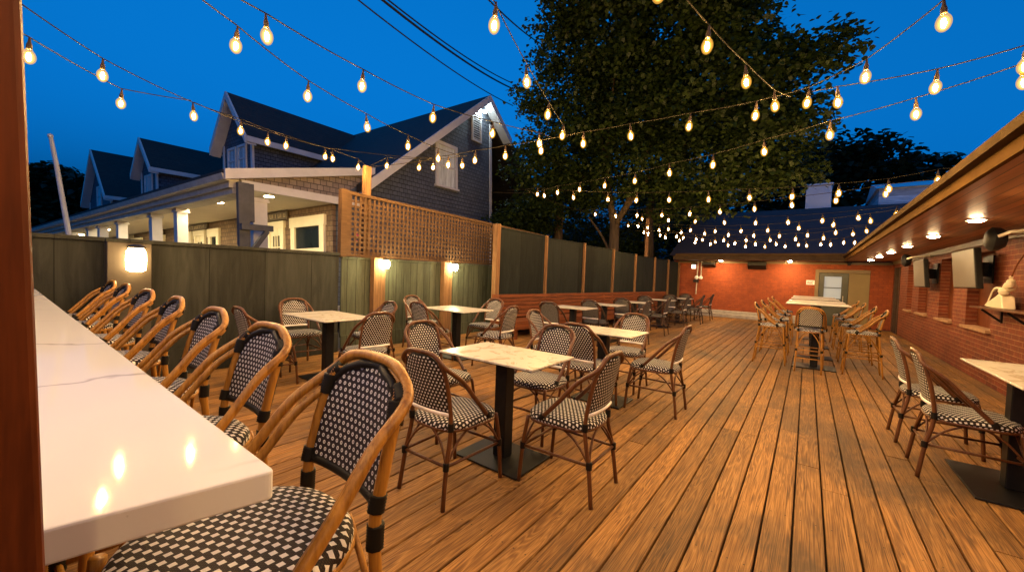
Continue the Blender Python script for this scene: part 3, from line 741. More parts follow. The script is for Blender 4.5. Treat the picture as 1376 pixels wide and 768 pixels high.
sd = B(lambda m: (m.box(15.362, 15.43, W - .25, W + .02, 0, 1.899), m.box(16.15, 16.219, W - .25, W + .02, 0, 1.899), m.box(15.43, 16.15, W - .22, W - .19, 0, 1.899)), 'side_door', plain('dark_brown_door', (.05, .025, .014), .4))
B(lambda m: (m.box(15.5, 15.72, W - .189, W - .184, .95, 1.75),), 'pane', MAT['glass'], sd)
B(lambda m: m.tube([(15.5, W - .15, .55), (15.5, W - .12, .6), (15.5, W - .12, .95), (15.5, W - .15, 1.0)], .015, 8), 'handle', MAT['white'], sd)
# eaves
EY, EX = -.90, 15.58
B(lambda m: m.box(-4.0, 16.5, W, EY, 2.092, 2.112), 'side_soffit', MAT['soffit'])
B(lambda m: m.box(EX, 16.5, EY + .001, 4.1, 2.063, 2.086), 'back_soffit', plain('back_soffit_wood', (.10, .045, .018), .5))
B(lambda m: m.box(-4.0, 16.49, W + .001, W + .035, 2.0, 2.091), 'frieze', MAT['trimtan'])
B(lambda m: m.box(16.46, 16.499, W + .04, 4.1, 1.985, 2.06), 'frieze', MAT['trimtan'])
B(lambda m: (m.box(-4.0, EX, EY, EY + .03, 2.078, 2.163)), 'fascia', MAT['tan'])
B(lambda m: (m.box(EX - .03, EX - .001, EY + .031, 4.1, 2.06, 2.215)), 'fascia', plain('dim_fascia', (.06, .04, .022), .8, spec=.05))
def gut(m):
    m.prism([(EY + .031, 2.163), (EY + .08, 2.167), (EY + .095, 2.215), (EY + .08, 2.215), (EY + .065, 2.180), (EY + .031, 2.178)], 'x', -4.0, EX - .12)
B(gut, 'gutter', MAT['gutter'])
B(lambda m: m.prism([(EX - .031, 2.215), (EX - .09, 2.22), (EX - .105, 2.29), (EX - .09, 2.29), (EX - .075, 2.235), (EX - .031, 2.232)], 'y', EY + .0, 4.0), 'gutter', MAT['gutter'])
B(lambda m: m.prism([(EX - .02, 2.217), (20.0, 4.38), (23.5, 3.0), (23.5, 2.2)], 'y', -7.0, 4.25), 'back_roof', MAT['roof'])
B(lambda m: m.prism([(EY + .03, 2.165), (-4.5, 3.15), (-4.5, 2.165)], 'x', -4.0, 18.0), 'side_roof', MAT['roof'])
for x in (-2.2, -.5, 1.25, 3.0, 4.7, 6.4, 8.2, 10.05, 11.8, 13.5, 15.2):
    dl = B(lambda m: m.lathe([(.085, 0), (.085, .012), (.066, .013)], 18, (x, -1.42, 2.078)), 'recessed_light', MAT['white'])
    B(lambda m: m.lathe([(.012, -.020), (.040, -.016), (.058, -.006), (.064, .0)], 18, (x, -1.42, 2.0775)), 'lens', MAT['downlight'], dl)
for y in (.5, 2.55):
    dl = B(lambda m: m.lathe([(.085, 0), (.085, .012), (.066, .013)], 18, (15.95, y, 2.049)), 'recessed_light', MAT['white'])
    B(lambda m: m.lathe([(.012, -.020), (.040, -.016), (.058, -.006), (.064, .0)], 18, (15.95, y, 2.0485)), 'lens', MAT['backlight'], dl)

# things on the brick walls
GV = 'televisions on the brick wall'
for x0, x1, lb in ((8.12, 9.16, 'nearer grey outdoor television tilted from the brick wall'), (11.05, 12.0, 'farther grey outdoor television on the brick wall')):
    o = empty('television', ((x0 + x1) / 2, W + .14, 1.63)); tag(o, lb, 'television', GV); hwid = (x1 - x0) / 2
    tl = .05
    m = MB(); m.hexa([(-hwid, .02, -.28), (hwid, .02, -.28), (hwid, .09, -.28), (-hwid, .09, -.28), (-hwid, .02 + tl, .28), (hwid, .02 + tl, .28), (hwid, .09 + tl, .28), (-hwid, .09 + tl, .28)]); m.build('body', MAT['blackpl'], o, bevel=.01)
    m = MB(); k = hwid - .015; m.hexa([(-k, .08, -.262), (k, .08, -.262), (k, .096, -.262), (-k, .096, -.262), (-k, .08 + tl * .93, .266), (k, .08 + tl * .93, .266), (k, .096 + tl * .93, .266), (-k, .096 + tl * .93, .266)]); m.build('screen', MAT['tv'], o)
    m = MB(); m.box(-.06, .06, -.135, .04, -.1, .1); m.box(-.2, .2, -.138, -.12, -.2, .2); m.build('bracket', MAT['black'], o)
GP = 'round black speakers under the eave'
for x, lb in ((7.05, 'nearer round black speaker on a pale bracket under the eave'), (12.2, 'farther round black speaker under the eave')):
    o = empty('round_speaker', (x, -1.72, 1.93)); tag(o, lb, 'speaker', GP)
    m = MB(); m.lathe([(.02, -.09), (.10, -.085), (.135, -.03), (.14, .03), (.10, .07), (.03, .085)], 20); me_ = m.v; m.v = [(a, zz * .9 - .1 * 0, b_ * 1.0) for a, b_, zz in me_]; m.build('housing', MAT['blackpl'], o, smooth=True)
    m = MB(); m.bar((-.13, 0, .02), (-.2, -.06, .06), .03, .03); m.bar((-.2, -.05, .06), (-.2, -.355, .1), .035, .03); m.build('bracket', MAT['cream'], o)
    m = MB(); m.bar((.13, 0, .02), (.2, -.06, .06), .03, .03); m.bar((.2, -.05, .06), (.2, -.355, .1), .035, .03); m.build('bracket', MAT['cream'], o)
GQ = 'black box speakers on the back wall'
for y, wd, hh, lb in ((1.46, .56, .27, 'larger black box speaker under the back eave, above the brick'), (3.0, .42, .19, 'smaller black box speaker beside the pipes on the back wall')):
    o = empty('box_speaker', (16.35, y, 1.93)); tag(o, lb, 'speaker', GQ)
    m = MB(); m.prism([(-.12, -.02), (.10, -.16), (.13, .12), (-.12, .12)], 'y', -wd / 2, wd / 2); m.v = [(x, yy, z * hh / .28) for x, yy, z in m.v]; m.build('cabinet', MAT['blackpl'], o, bevel=.008)
    m = MB(); m.box(.10, .145, -.06, .06, -.04, .06); m.build('bracket', MAT['black'], o)
o = empty('wall_light', (16.46, 3.55, 1.86)); tag(o, 'small square lit glass light at left end of the back brick wall', 'wall light')
m = MB(); m.box(-.10, -.01, -.07, .07, -.10, .05); m.build('glass', MAT['smallglow'], o, bevel=.008)
m = MB(); m.box(-.11, .035, -.08, .08, .051, .12); m.build('cover', MAT['blackpl'], o)
o = empty('conduit_pipes', (16.44, 3.34, 0)); tag(o, 'grey conduit pipes with two round white meters on the back wall', 'pipes')
m = MB(); m.tube([(0, .09, .78), (0, .06, 2.05)], .022, 8); m.build('pipe', MAT['palepipe'], o, smooth=True)
m = MB(); m.tube([(0, -.06, 1.4), (0, -.06, 2.05)], .022, 8); m.build('pipe', MAT['palepipe'], o, smooth=True)
for y in (.085, -.06):
    m = MB(); m.lathe([(.07, 0), (.07, .05), (.05, .08), (.01, .085)], 16); m.v = [(-z, x + y, yy + 1.42) for x, yy, z in m.v]; m.build('meter', MAT['white'], o, smooth=True)
m = MB(); m.box(-.05, .05, .02, .2, 1.24, 1.34); m.build('junction_box', MAT['blackpl'], o)
o = empty('notice_sign', (16.49, -.08, 1.38)); tag(o, 'small white notice with red print left of the back door', 'sign')
m = MB(); m.box(-.012, 0, -.11, .11, -.075, .075); m.build('plate', MAT['white'], o)
m = MB()
for zz, ws in ((.03, (.05, .03, .06)), (-.005, (.07, .05)), (-.04, (.03, .06, .04))):
    yy = .085
    for w_ in ws: m.box(-.015, -.0125, yy - w_, yy, zz - .009, zz + .012); yy -= w_ + .012
m.build('print', MAT['red'], o)
o = empty('motion_sensor', (16.3, -1.02, 2.0)); tag(o, 'small black security sensor in the corner under the back eave', 'sensor')
m = MB(); m.box(-.05, .05, -.07, .05, .02, .06); m.build('mount', MAT['blackpl'], o); m = MB(); m.lathe([(.03, -.05), (.045, -.02), (.04, .018)], 12); m.build('eye', MAT['blackpl'], o, smooth=True)
# shelf with cream device
o = empty('wall_shelf', (7.5, W + .02, 1.09)); tag(o, 'narrow dark wall shelf on brackets under the nearer television', 'shelf')
m = MB(); m.box(-1.0, .75, .0, .235, .0, .022); m.build('board', MAT['cane'], o, bevel=.003)
for x in (-.4, .45):
    m = MB(); m.bar((x, .012, -.18), (x, .012, -.002), .03, .02, (0, 1, 0)); m.bar((x, .02, -.16), (x, .19, -.012), .025, .02, (1, 0, 0)); m.build('bracket', MAT['black'], o)
dv = empty('cream_device', (7.62, W + .13, 1.113)); tag(dv, 'cream wedge-shaped appliance with dark opening on the wall shelf', 'appliance')
m = MB()
m.prism([(.10, .0), (-.26, .0), (-.20, .15), (-.12, .19), (-.02, .15), (.30, .05), (.37, .015), (.30, .008)][::-1], 'y', -.055, .055); m.v = [(-x, yy, z) for x, yy, z in m.v]; m.v = [(-x, yy, z) for x, yy, z in m.v]
m.build('body', MAT['cream'], dv, bevel=.012)
m = MB(); m.tube(catmull([(.36, .02, .03), (.30, .02, .10), (.16, .02, .235), (0, .02, .25), (-.20, .02, .23)], 5), .016, 8); m.tube(catmull([(.36, -.02, .03), (.2, -.02, .10), (.06, -.02, .16), (-.06, -.02, .21)], 5), .014, 8); m.build('handle', MAT['cream'], dv, smooth=True)
m = MB(); m.prism([(.30, .065), (.17, .21), (.02, .225), (.04, .165), (.17, .10)], 'y', .0, .028); m.build('opening', MAT['glass'], dv)
m = MB()
for q, r in (((-.24, .0, .27), .06), ((-.20, .03, .215), .055), ((-.29, .02, .29), .045), ((-.19, -.02, .30), .045), ((-.26, 0, .33), .04), ((-.25, .0, .385), .02)):
    m.lathe([(r * .3, -r * .95), (r * .8, -r * .6), (r, 0), (r * .8, r * .6), (r * .3, r * .95)], 10, q)
m.build('knob_cluster', MAT['cream'], dv, smooth=True)
m = MB(); m.tube(catmull([(-.26, 0, .39), (-.30, -.03, .55), (-.33, -.10, .75), (-.34, -.11, .95)], 5), .008, 6); m.build('cord', MAT['board'], dv, smooth=True)

# roof equipment behind the ridge
o = empty('rooftop_unit', (22.3, -.2, 2.0)); tag(o, 'white boxy ventilation unit on the far roof ridge', 'rooftop unit')
m = MB(); m.box(-.5, .5, -.45, .45, 1.2, 3.62); m.build('casing', MAT['metalpale'], o, bevel=.03)
m = MB(); m.box(-.54, .54, -.5, .5, 3.62, 3.72); m.build('lid', MAT['metalpale'], o, bevel=.02)
o = empty('pale_shed', (25.0, -3.6, 0)); tag(o, 'pale bluish metal-sided building behind the ridge beside the eave', 'building')
m = MB(); m.box(-.7, 3.5, -2.6, 1.2, 0, 5.75); m.build('wall', lattice_groove('ribbed_siding', (.58, .62, .66), 'Z', .3, .03, .5, .6), o)
m = MB(); m.prism([(-.85, 5.75), (3.6, 5.75), (1.4, 6.35)], 'y', -2.75, 1.3); m.build('roof', MAT['metalpale'], o)

# ------------------------------------------------------------------ house
RH = Matrix(((0.996035, -0.08594, -0.022974, 0), (0.086581, 0.995836, 0.028548, 0), (0.020424, -0.030424, 0.999328, 0), (0, 0, 0, 1)))
TH = Matrix.Translation((0, 0, H)) @ RH @ Matrix.Translation((0, 0, -H))
HB = (7.3, 9.3, 0)
hs = empty('shingled_house'); hs.matrix_world = TH @ Matrix.Translation(HB); tag(hs, 'grey shingled house with cross gables and a long columned porch', 'house')
def HX(fn, name, mat, parent=hs, bevel=0):
    m = MB(); fn(m); m.v = [(x - HB[0], y - HB[1], z - HB[2]) for x, y, z in m.v]; return m.build(name, mat, parent, bevel=bevel)
RX, RZ, SL = 12.73, 8.22, .773
YE = 37.0
HX(lambda m: m.prism([(6.4, .2), (13.25, .2), (13.25, 7.55), (RX, RZ - .16), (7.3, 3.98), (6.4, 3.3)], 'y', 9.3, 9.5), 'gable_wall', MAT['siding'])
HX(lambda m: m.box(13.05, 13.25, 9.5, 20, .2, 7.5), 'side_wall', MAT['sidingy'])
def roofm(m):
    t_ = .16
    m.prism([(6.9, RZ - SL * (RX - 6.9)), (RX, RZ), (RX, RZ - t_ * 1.25), (6.9, RZ - SL * (RX - 6.9) - t_ * 1.2)], 'y', 8.98, YE)
    m.prism([(RX, RZ), (18.5, RZ - .8 * (18.5 - RX)), (18.5, RZ - .8 * (18.5 - RX) - t_), (RX, RZ - t_ * 1.25)], 'y', 8.98, YE)
HX(roofm, 'main_roof', MAT['roofh'])
def rake(m):
    for (x0, z0), (x1, z1) in (((6.85, RZ - SL * (RX - 6.85)), (RX, RZ)), ((RX, RZ), (14.3, RZ - .8 * (14.3 - RX)))):
        m.hexa([(x0, 8.93, z0 - .28), (x1, 8.93, z1 - .28), (x1, 8.978, z1 - .28), (x0, 8.978, z0 - .28), (x0, 8.93, z0 + .01), (x1, 8.93, z1 + .01), (x1, 8.978, z1 + .01), (x0, 8.978, z0 + .01)])
HX(rake, 'rake_board', MAT['trim'])
def rakesoff(m):
    for (x0, z0), (x1, z1) in (((6.9, RZ - SL * (RX - 6.9)), (RX, RZ)), ((RX, RZ), (14.2, RZ - .8 * (14.2 - RX)))):
        m.hexa([(x0, 8.98, z0 - .27), (x1, 8.98, z1 - .27), (x1, 9.298, z1 - .27), (x0, 9.298, z0 - .27), (x0, 8.98, z0 - .24), (x1, 8.98, z1 - .24), (x1, 9.298, z1 - .24), (x0, 9.298, z0 - .24)])
HX(rakesoff, 'rake_soffit', MAT['trim'])
HX(lambda m: m.box(13.14, 13.27, 9.26, 9.299, .2, 7.3), 'corner_board', MAT['trim'])
gw = HX(lambda m: (m.box(9.98, 10.10, 9.24, 9.299, 4.32, 5.82), m.box(10.98, 11.10, 9.24, 9.299, 4.32, 5.82), m.box(10.10, 10.98, 9.24, 9.299, 5.70, 5.82), m.box(9.94, 11.14, 9.20, 9.299, 4.25, 4.32)), 'window', MAT['trim'])
HX(lambda m: m.box(10.10, 10.98, 9.27, 9.299, 4.32, 5.70), 'curtain', MAT['curtain'], gw)
HX(lambda m: (m.box(10.10, 10.98, 9.25, 9.268, 4.98, 5.04),), 'sash_bar', MAT['trim'], gw)
vt = HX(lambda m: (m.box(11.98, 12.04, 9.23, 9.299, 6.35, 7.45), m.box(12.50, 12.56, 9.23, 9.299, 6.35, 7.45), m.box(12.04, 12.50, 9.23, 9.299, 7.38, 7.45), m.box(12.04, 12.50, 9.23, 9.299, 6.35, 6.42)), 'louvre_vent', MAT['trim'])
def louv(m):
    z = 6.44
    while z < 7.34: m.hexa([(12.04, 9.235, z), (12.50, 9.235, z), (12.50, 9.295, z + .05), (12.04, 9.295, z + .05), (12.04, 9.235, z + .02), (12.50, 9.235, z + .02), (12.50, 9.295, z + .07), (12.04, 9.295, z + .07)]); z += .085
HX(louv, 'louvre_slats', MAT['trim'], vt)
fl = HX(lambda m: m.box(12.30, 12.56, 9.20, 9.298, 7.55, 7.62), 'flood_light', MAT['white'])
HX(lambda m: (m.lathe([(.02, -.05), (.07, -.03), (.075, .02), (.03, .05)], 12, (12.33, 9.12, 7.50)), m.lathe([(.02, -.05), (.07, -.03), (.075, .02), (.03, .05)], 12, (12.58, 9.10, 7.57))), 'lamp_head', MAT['flood'], fl)
# rear annex seen past the corner
HX(lambda m: m.box(13.26, 17.5, 12.0, 12.2, .2, 5.9), 'annex_wall', MAT['siding'])
aw = HX(lambda m: (m.box(14.9, 15.0, 11.93, 11.999, 3.9, 5.3), m.box(15.8, 15.9, 11.93, 11.999, 3.9, 5.3), m.box(15.0, 15.8, 11.93, 11.999, 5.2, 5.3), m.box(14.86, 15.94, 11.9, 11.999, 3.82, 3.9)), 'window', MAT['trim'])
HX(lambda m: m.box(15.0, 15.8, 11.96, 11.999, 3.9, 5.2), 'curtain', MAT['curtain'], aw)
# cross gables
def gable(yc, hw_, zr, ze, zw, xw=7.2, xo=6.85, wins_=((-.72, -.06), (.06, .72)), wz=(5.05, 6.05), ov=.28):
    s = (zr - ze) / (hw_ + ov); zs_ = zr - s * hw_
    HX(lambda m: m.prism([(yc - hw_, 3.9), (yc + hw_, 3.9), (yc + hw_, zs_ - .05), (yc, zr - .12), (yc - hw_, zs_ - .05)], 'x', xw, xw + .15), 'dormer_wall', MAT['sidingy'])
    HX(lambda m: (m.box(xw + .15, 12.0, yc - hw_, yc - hw_ + .12, 3.9, zs_ - .06), m.box(xw + .15, 12.0, yc + hw_ - .12, yc + hw_, 3.9, zs_ - .06)), 'dormer_side_wall', MAT['siding'])
    t_ = .13
    def rf(m):
        for sg in (1, -1):
            m.prism([(yc, zr), (yc + sg * (hw_ + ov), ze), (yc + sg * (hw_ + ov), ze - t_), (yc, zr - t_)][::sg], 'x', xo + .04, 12.7)
    HX(rf, 'dormer_roof', MAT['roofh2'])
    def rk(m):
        for sg in (1, -1):
            a = (yc, zr); e = (yc + sg * (hw_ + ov), ze)
            m.prism([(a[0], a[1] + .012), (e[0], e[1] + .012), (e[0], e[1] - .26), (a[0], a[1] - .26)][::sg], 'x', xo - .03, xo + .039)
            m.box(xo + .04, 11.5, min(e[0], e[0] + sg * .03), max(e[0], e[0] + sg * .03), ze - .2, ze + .0)
            m.prism([(a[0], a[1] - .25), (e[0], e[1] - .25), (e[0], e[1] - .28), (a[0], a[1] - .28)][::sg], 'x', xo + .04, xw - .001)
        m.box(xw - .03, xw + .04, yc - hw_ - .03, yc - hw_ + .10, 3.9, zs_ - .25); m.box(xw - .03, xw + .04, yc + hw_ - .10, yc + hw_ + .03, 3.9, zs_ - .25)
    HX(rk, 'dormer_trim', MAT['trim'])
    for a, b_ in wins_:
        o_ = HX(lambda m: (m.box(xw - .06, xw - .001, yc + a, yc + a + .08, *wz), m.box(xw - .06, xw - .001, yc + b_ - .08, yc + b_, *wz), m.box(xw - .06, xw - .001, yc + a + .08, yc + b_ - .08, wz[1] - .09, wz[1]), m.box(xw - .06, xw - .001, yc + a + .08, yc + b_ - .08, wz[0], wz[0] + .08), m.box(xw - .05, xw - .001, yc + a + .08, yc + b_ - .08, (wz[0] + wz[1]) / 2 - .03, (wz[0] + wz[1]) / 2 + .03)), 'window', MAT['trim'])
        HX(lambda m: m.box(xw - .02, xw - .002, yc + a + .08, yc + b_ - .08, wz[0] + .08, wz[1] - .09), 'pane', MAT['curtainy'], o_)
MAT['roofh2'] = shingles('dormer_roof_shingles', (.024, .019, .015), (.016, .012, .010), (.009, .007, .006), 'XZ', .3, .12, .3)
MAT['curtainy'] = lattice_groove('pale_curtain_front', (.42, .48, .50), 'Y', .11, .05, .5, .7)
gable(16.65, 1.12, 7.95, 6.12, 4.0)
gable(25.9, 1.05, 7.95, 6.35, 4.0, wins_=((-.5, -.04), (.04, .5)), wz=(5.2, 6.2))
gable(34.3, 2.2, 8.75, 5.75, 4.0, wins_=((-.45, .45),), wz=(5.4, 6.6))
# porch
PX = 4.0
HX(lambda m: m.prism([(3.70, 3.35), (7.31, 4.16), (7.31, 4.25), (3.70, 3.42)], 'y', 9.20, 36.0), 'porch_roof', MAT['roofh'])
HX(lambda m: m.prism([(3.84, 3.20), (3.72, 3.23), (3.68, 3.345), (3.84, 3.345)], 'y', 9.22, 36.0), 'gutter', MAT['wtrim'])
HX(lambda m: (m.box(3.85, 4.05, 9.32, 36, 3.10, 3.33), m.box(3.93, 4.32, 9.35, 36, 2.99, 3.098)), 'porch_beam', MAT['wtrim'])
HX(lambda m: m.box(4.06, 6.29, 9.38, 36, 3.13, 3.16), 'porch_ceiling', MAT['ceil'])
HX(lambda m: m.box(6.3, 6.45, 9.5, 36, .2, 3.5), 'porch_wall', MAT['porchwall'])
HX(lambda m: m.box(3.8, 7.2, 9.2, 36, .2, .45), 'porch_floor', MAT['ceil'])
HX(lambda m: m.prism([(4.3, 3.40), (7.25, 3.40), (7.25, 4.25), (4.0, 3.52)], 'y', 9.30, 9.37), 'porch_end_wall', MAT['sidingb'])if 'sidingb' in MAT else HX(lambda m: m.prism([(4.06, 3.28), (7.25, 3.28), (7.25, 4.12), (4.06, 3.38)], 'y', 9.302, 9.37), 'porch_end_wall', shingles('warm_grey_shingles', (.24, .19, .16), (.17, .135, .115), (.05, .04, .035), 'XZ', .17, .135, .8))
HX(lambda m: (m.prism([(3.72, 3.22), (7.4, 4.06), (7.4, 4.26), (3.72, 3.43)], 'y', 9.14, 9.199), m.box(4.06, 7.3, 9.24, 9.30, 3.10, 3.28)), 'porch_end_trim', MAT['trim'])
def colm(m, y, x=4.2, w_=.23):
    h_ = w_ / 2; m.box(x - h_, x + h_, y - h_, y + h_, .451, 2.90); m.box(x - h_ - .035, x + h_ + .035, y - h_ - .035, y + h_ + .035, 2.901, 2.945); m.box(x - h_ - .02, x + h_ + .02, y - h_ - .02, y + h_ + .02, 2.9455, 2.989)
for y in (12.9, 14.7, 17.7, 19.8, 21.2, 23.9, 26.3, 27.9): HX(lambda m: colm(m, y), 'column', MAT['trim'])
HX(lambda m: colm(m, 9.62, 4.52, .30), 'column', MAT['trim'])
HX(lambda m: (m.box(3.93, 4.14, 9.10, 9.198, .45, 3.2), m.box(4.15, 4.24, 9.12, 9.24, 2.4, 3.2)), 'corner_post', MAT['grey'])
HX(lambda m: (m.box(3.93, 4.55, 8.98, 9.08, 2.22, 2.34), m.bar((4.44, 9.03, 2.22), (4.02, 9.03, 1.62), .09, .09, (0, 1, 0))), 'bracket', MAT['grey'])
for i, (x, y) in enumerate(((4.85, 9.75), (4.6, 11.7), (4.5, 12.7), (4.5, 15.5), (4.5, 16.3), (4.5, 17.7), (4.5, 19.8), (5.0, 23), (5.0, 27))):
    o_ = HX(lambda m: m.lathe([(.12, 0), (.12, .02)], 16, (x, y, 3.108)), 'porch_light', MAT['white'])
    HX(lambda m: m.lathe([(.095, 0), (.095, .004)], 16, (x, y, 3.1035)), 'lens', MAT['porchlight'], o_)
XW = 6.3
def opening(y0, y1, z1, z0, glass_, nm, cols=1, rows=1, fr=.13, panel=None):
    def f(m):
        m.box(XW - .07, XW - .001, y0, y0 + fr, z0, z1); m.box(XW - .07, XW - .001, y1 - fr, y1, z0, z1); m.box(XW - .08, XW - .001, y0 - .04, y1 + .04, z1 - fr * 1.2, z1 + .04)
        a, b_ = y0 + fr, y1 - fr
        if panel: m.box(XW - .04, XW - .001, a, b_, z0, panel); m.box(XW - .04, XW - .001, a, a + .12, panel, z1 - fr * 1.2); m.box(XW - .04, XW - .001, b_ - .12, b_, panel, z1 - fr * 1.2); m.box(XW - .04, XW - .001, a + .12, b_ - .12, z1 - fr * 1.2 - .22, z1 - fr * 1.2); a += .12; b_ -= .12
        for k in range(1, cols): q = a + (b_ - a) * k / cols; m.box(XW - .05, XW - .001, q - .018, q + .018, panel or z0, z1 - fr)
        for k in range(1, rows): q = (panel or z0) + (z1 - fr - (panel or z0)) * k / rows; m.box(XW - .045, XW - .001, a, b_, q - .018, q + .018)
    o_ = HX(f, nm, MAT['creamtrim'])
    HX(lambda m: m.box(XW - .02, XW - .0005, y0 + fr, y1 - fr, max(z0, panel or z0), z1 - fr), 'pane', MAT[glass_], o_)
    return o_
MAT['creamtrim'] = plain('cream_trim_paint', (.72, .66, .46), .5, .06, 4)
opening(11.78, 12.67, 2.80, .45, 'glass', 'door', 3, 2, .13, 1.5)
wn = opening(9.8, 11.39, 2.84, .95, 'glass', 'window', 1, 1, .2)
HX(lambda m: m.box(XW - .06, XW - .001, 9.98, 11.2, 1.85, 2.0), 'sill', MAT['creamtrim'], wn)
for y0, y1, k in ((15.95, 16.8, 0), (17.1, 18.0, 1), (18.25, 19.1, 0)):
    opening(y0, y1, 2.84, .45, 'glass', 'door' if k else 'window', 2 if k else 1, 1, .2 if not k else .13, 1.4 if k else None)
opening(21.0, 21.9, 2.86, .45, 'glass', 'door', 2, 2, .13, 1.4)
opening(23.7, 24.4, 2.88, 1.9, 'glowpane', 'window', 2, 3, .08)
opening(24.6, 26.1, 2.88, .45, 'glowpane', 'door', 2, 2, .2, 1.4)
opening(26.4, 27.1, 2.88, 1.9, 'glowpane', 'window', 2, 3, .08)
opening(28.6, 29.2, 2.88, 1.9, 'glowpane', 'window', 1, 2, .08)
def sign(y0, y1, z0, z1, label_letters=True):
    o_ = HX(lambda m: m.box(XW - .10, XW - .06, y0, y1, z0, z1), 'sign_board', MAT['signdark'], bevel=.01)
    def txt(m):   # worn carved lettering, too weathered to read
        y = y1 - .12; r = random.Random(int(y0 * 10))
        while y > y0 + .14:
            hh = (z1 - z0) * .5; zc = (z0 + z1) / 2 - hh / 2; k = r.choice('abc')
            m.box(XW - .108, XW - .1005, y - .025, y, zc, zc + hh)
            if k == 'a': m.box(XW - .107, XW - .1005, y - .10, y - .0255, zc + hh * .78, zc + hh)
            if k == 'b': m.box(XW - .107, XW - .1005, y - .10, y - .0255, zc, zc + hh * .2); m.box(XW - .1065, XW - .1005, y - .10, y - .075, zc + hh * .21, zc + hh)
            y -= .15
    HX(txt, 'lettering', MAT['signwood'], o_)
MAT['signdark'] = plain('dark_sign_board', (.10, .075, .045), .6, .3, 6)
sign(11.5, 13.6, 2.87, 3.10); sign(16.8, 18.4, 2.90, 3.10)
for y0, y1 in ((21.0, 22.2), (24.6, 26.2)): HX(lambda m: m.box(XW - .10, XW - .06, y0, y1, 2.93, 3.08), 'sign_board', MAT['signwood'])

# mast, power lines
m = MB(); m.tube([(1.0, 10.95, -.3), (.91, 10.96, 1.6), (.73, 10.83, 3.0), (.665, 10.775, 3.42)], [.044, .041, .033, .028], 10); m.lathe([(.036, 0), (.036, .04), (.015, .06)], 10, (.66, 10.77, 3.42))
tag(m.build('flagpole', MAT['mast'], smooth=True), 'leaning pale flagpole rising behind the olive fence', 'flagpole')
def sagline(a, b_, s, n=16): return [(a[0] + (b_[0] - a[0]) * t_, a[1] + (b_[1] - a[1]) * t_, a[2] + (b_[2] - a[2]) * t_ - s * 4 * t_ * (1 - t_)) for t_ in [k / n for k in range(n + 1)]]
GW = 'overhead cables beside the tree'
for a, b_, r, lb in (((3.2, 7.5, 6.9), (14.5, 11.2, 9.0), .017, 'lowest thin power cable running from top left into the tree'), ((3.45, 7.3, 7.05), (14.5, 11.2, 9.75), .03, 'thick middle power cable running from top left into the tree'), ((3.5, 7.4, 7.2), (14.5, 11.3, 10.05), .02, 'upper thin power cable running from top left into the tree'), ((5.5, 5.8, 7.3), (15.5, 9.7, 11.5), .02, 'short power cable at the top beside the nearest hanging bulb')):
    m = MB(); m.tube(sagline(a, b_, .25), r, 6); tag(m.build('power_cable', MAT['cable'], smooth=True), lb, 'cable', GW)

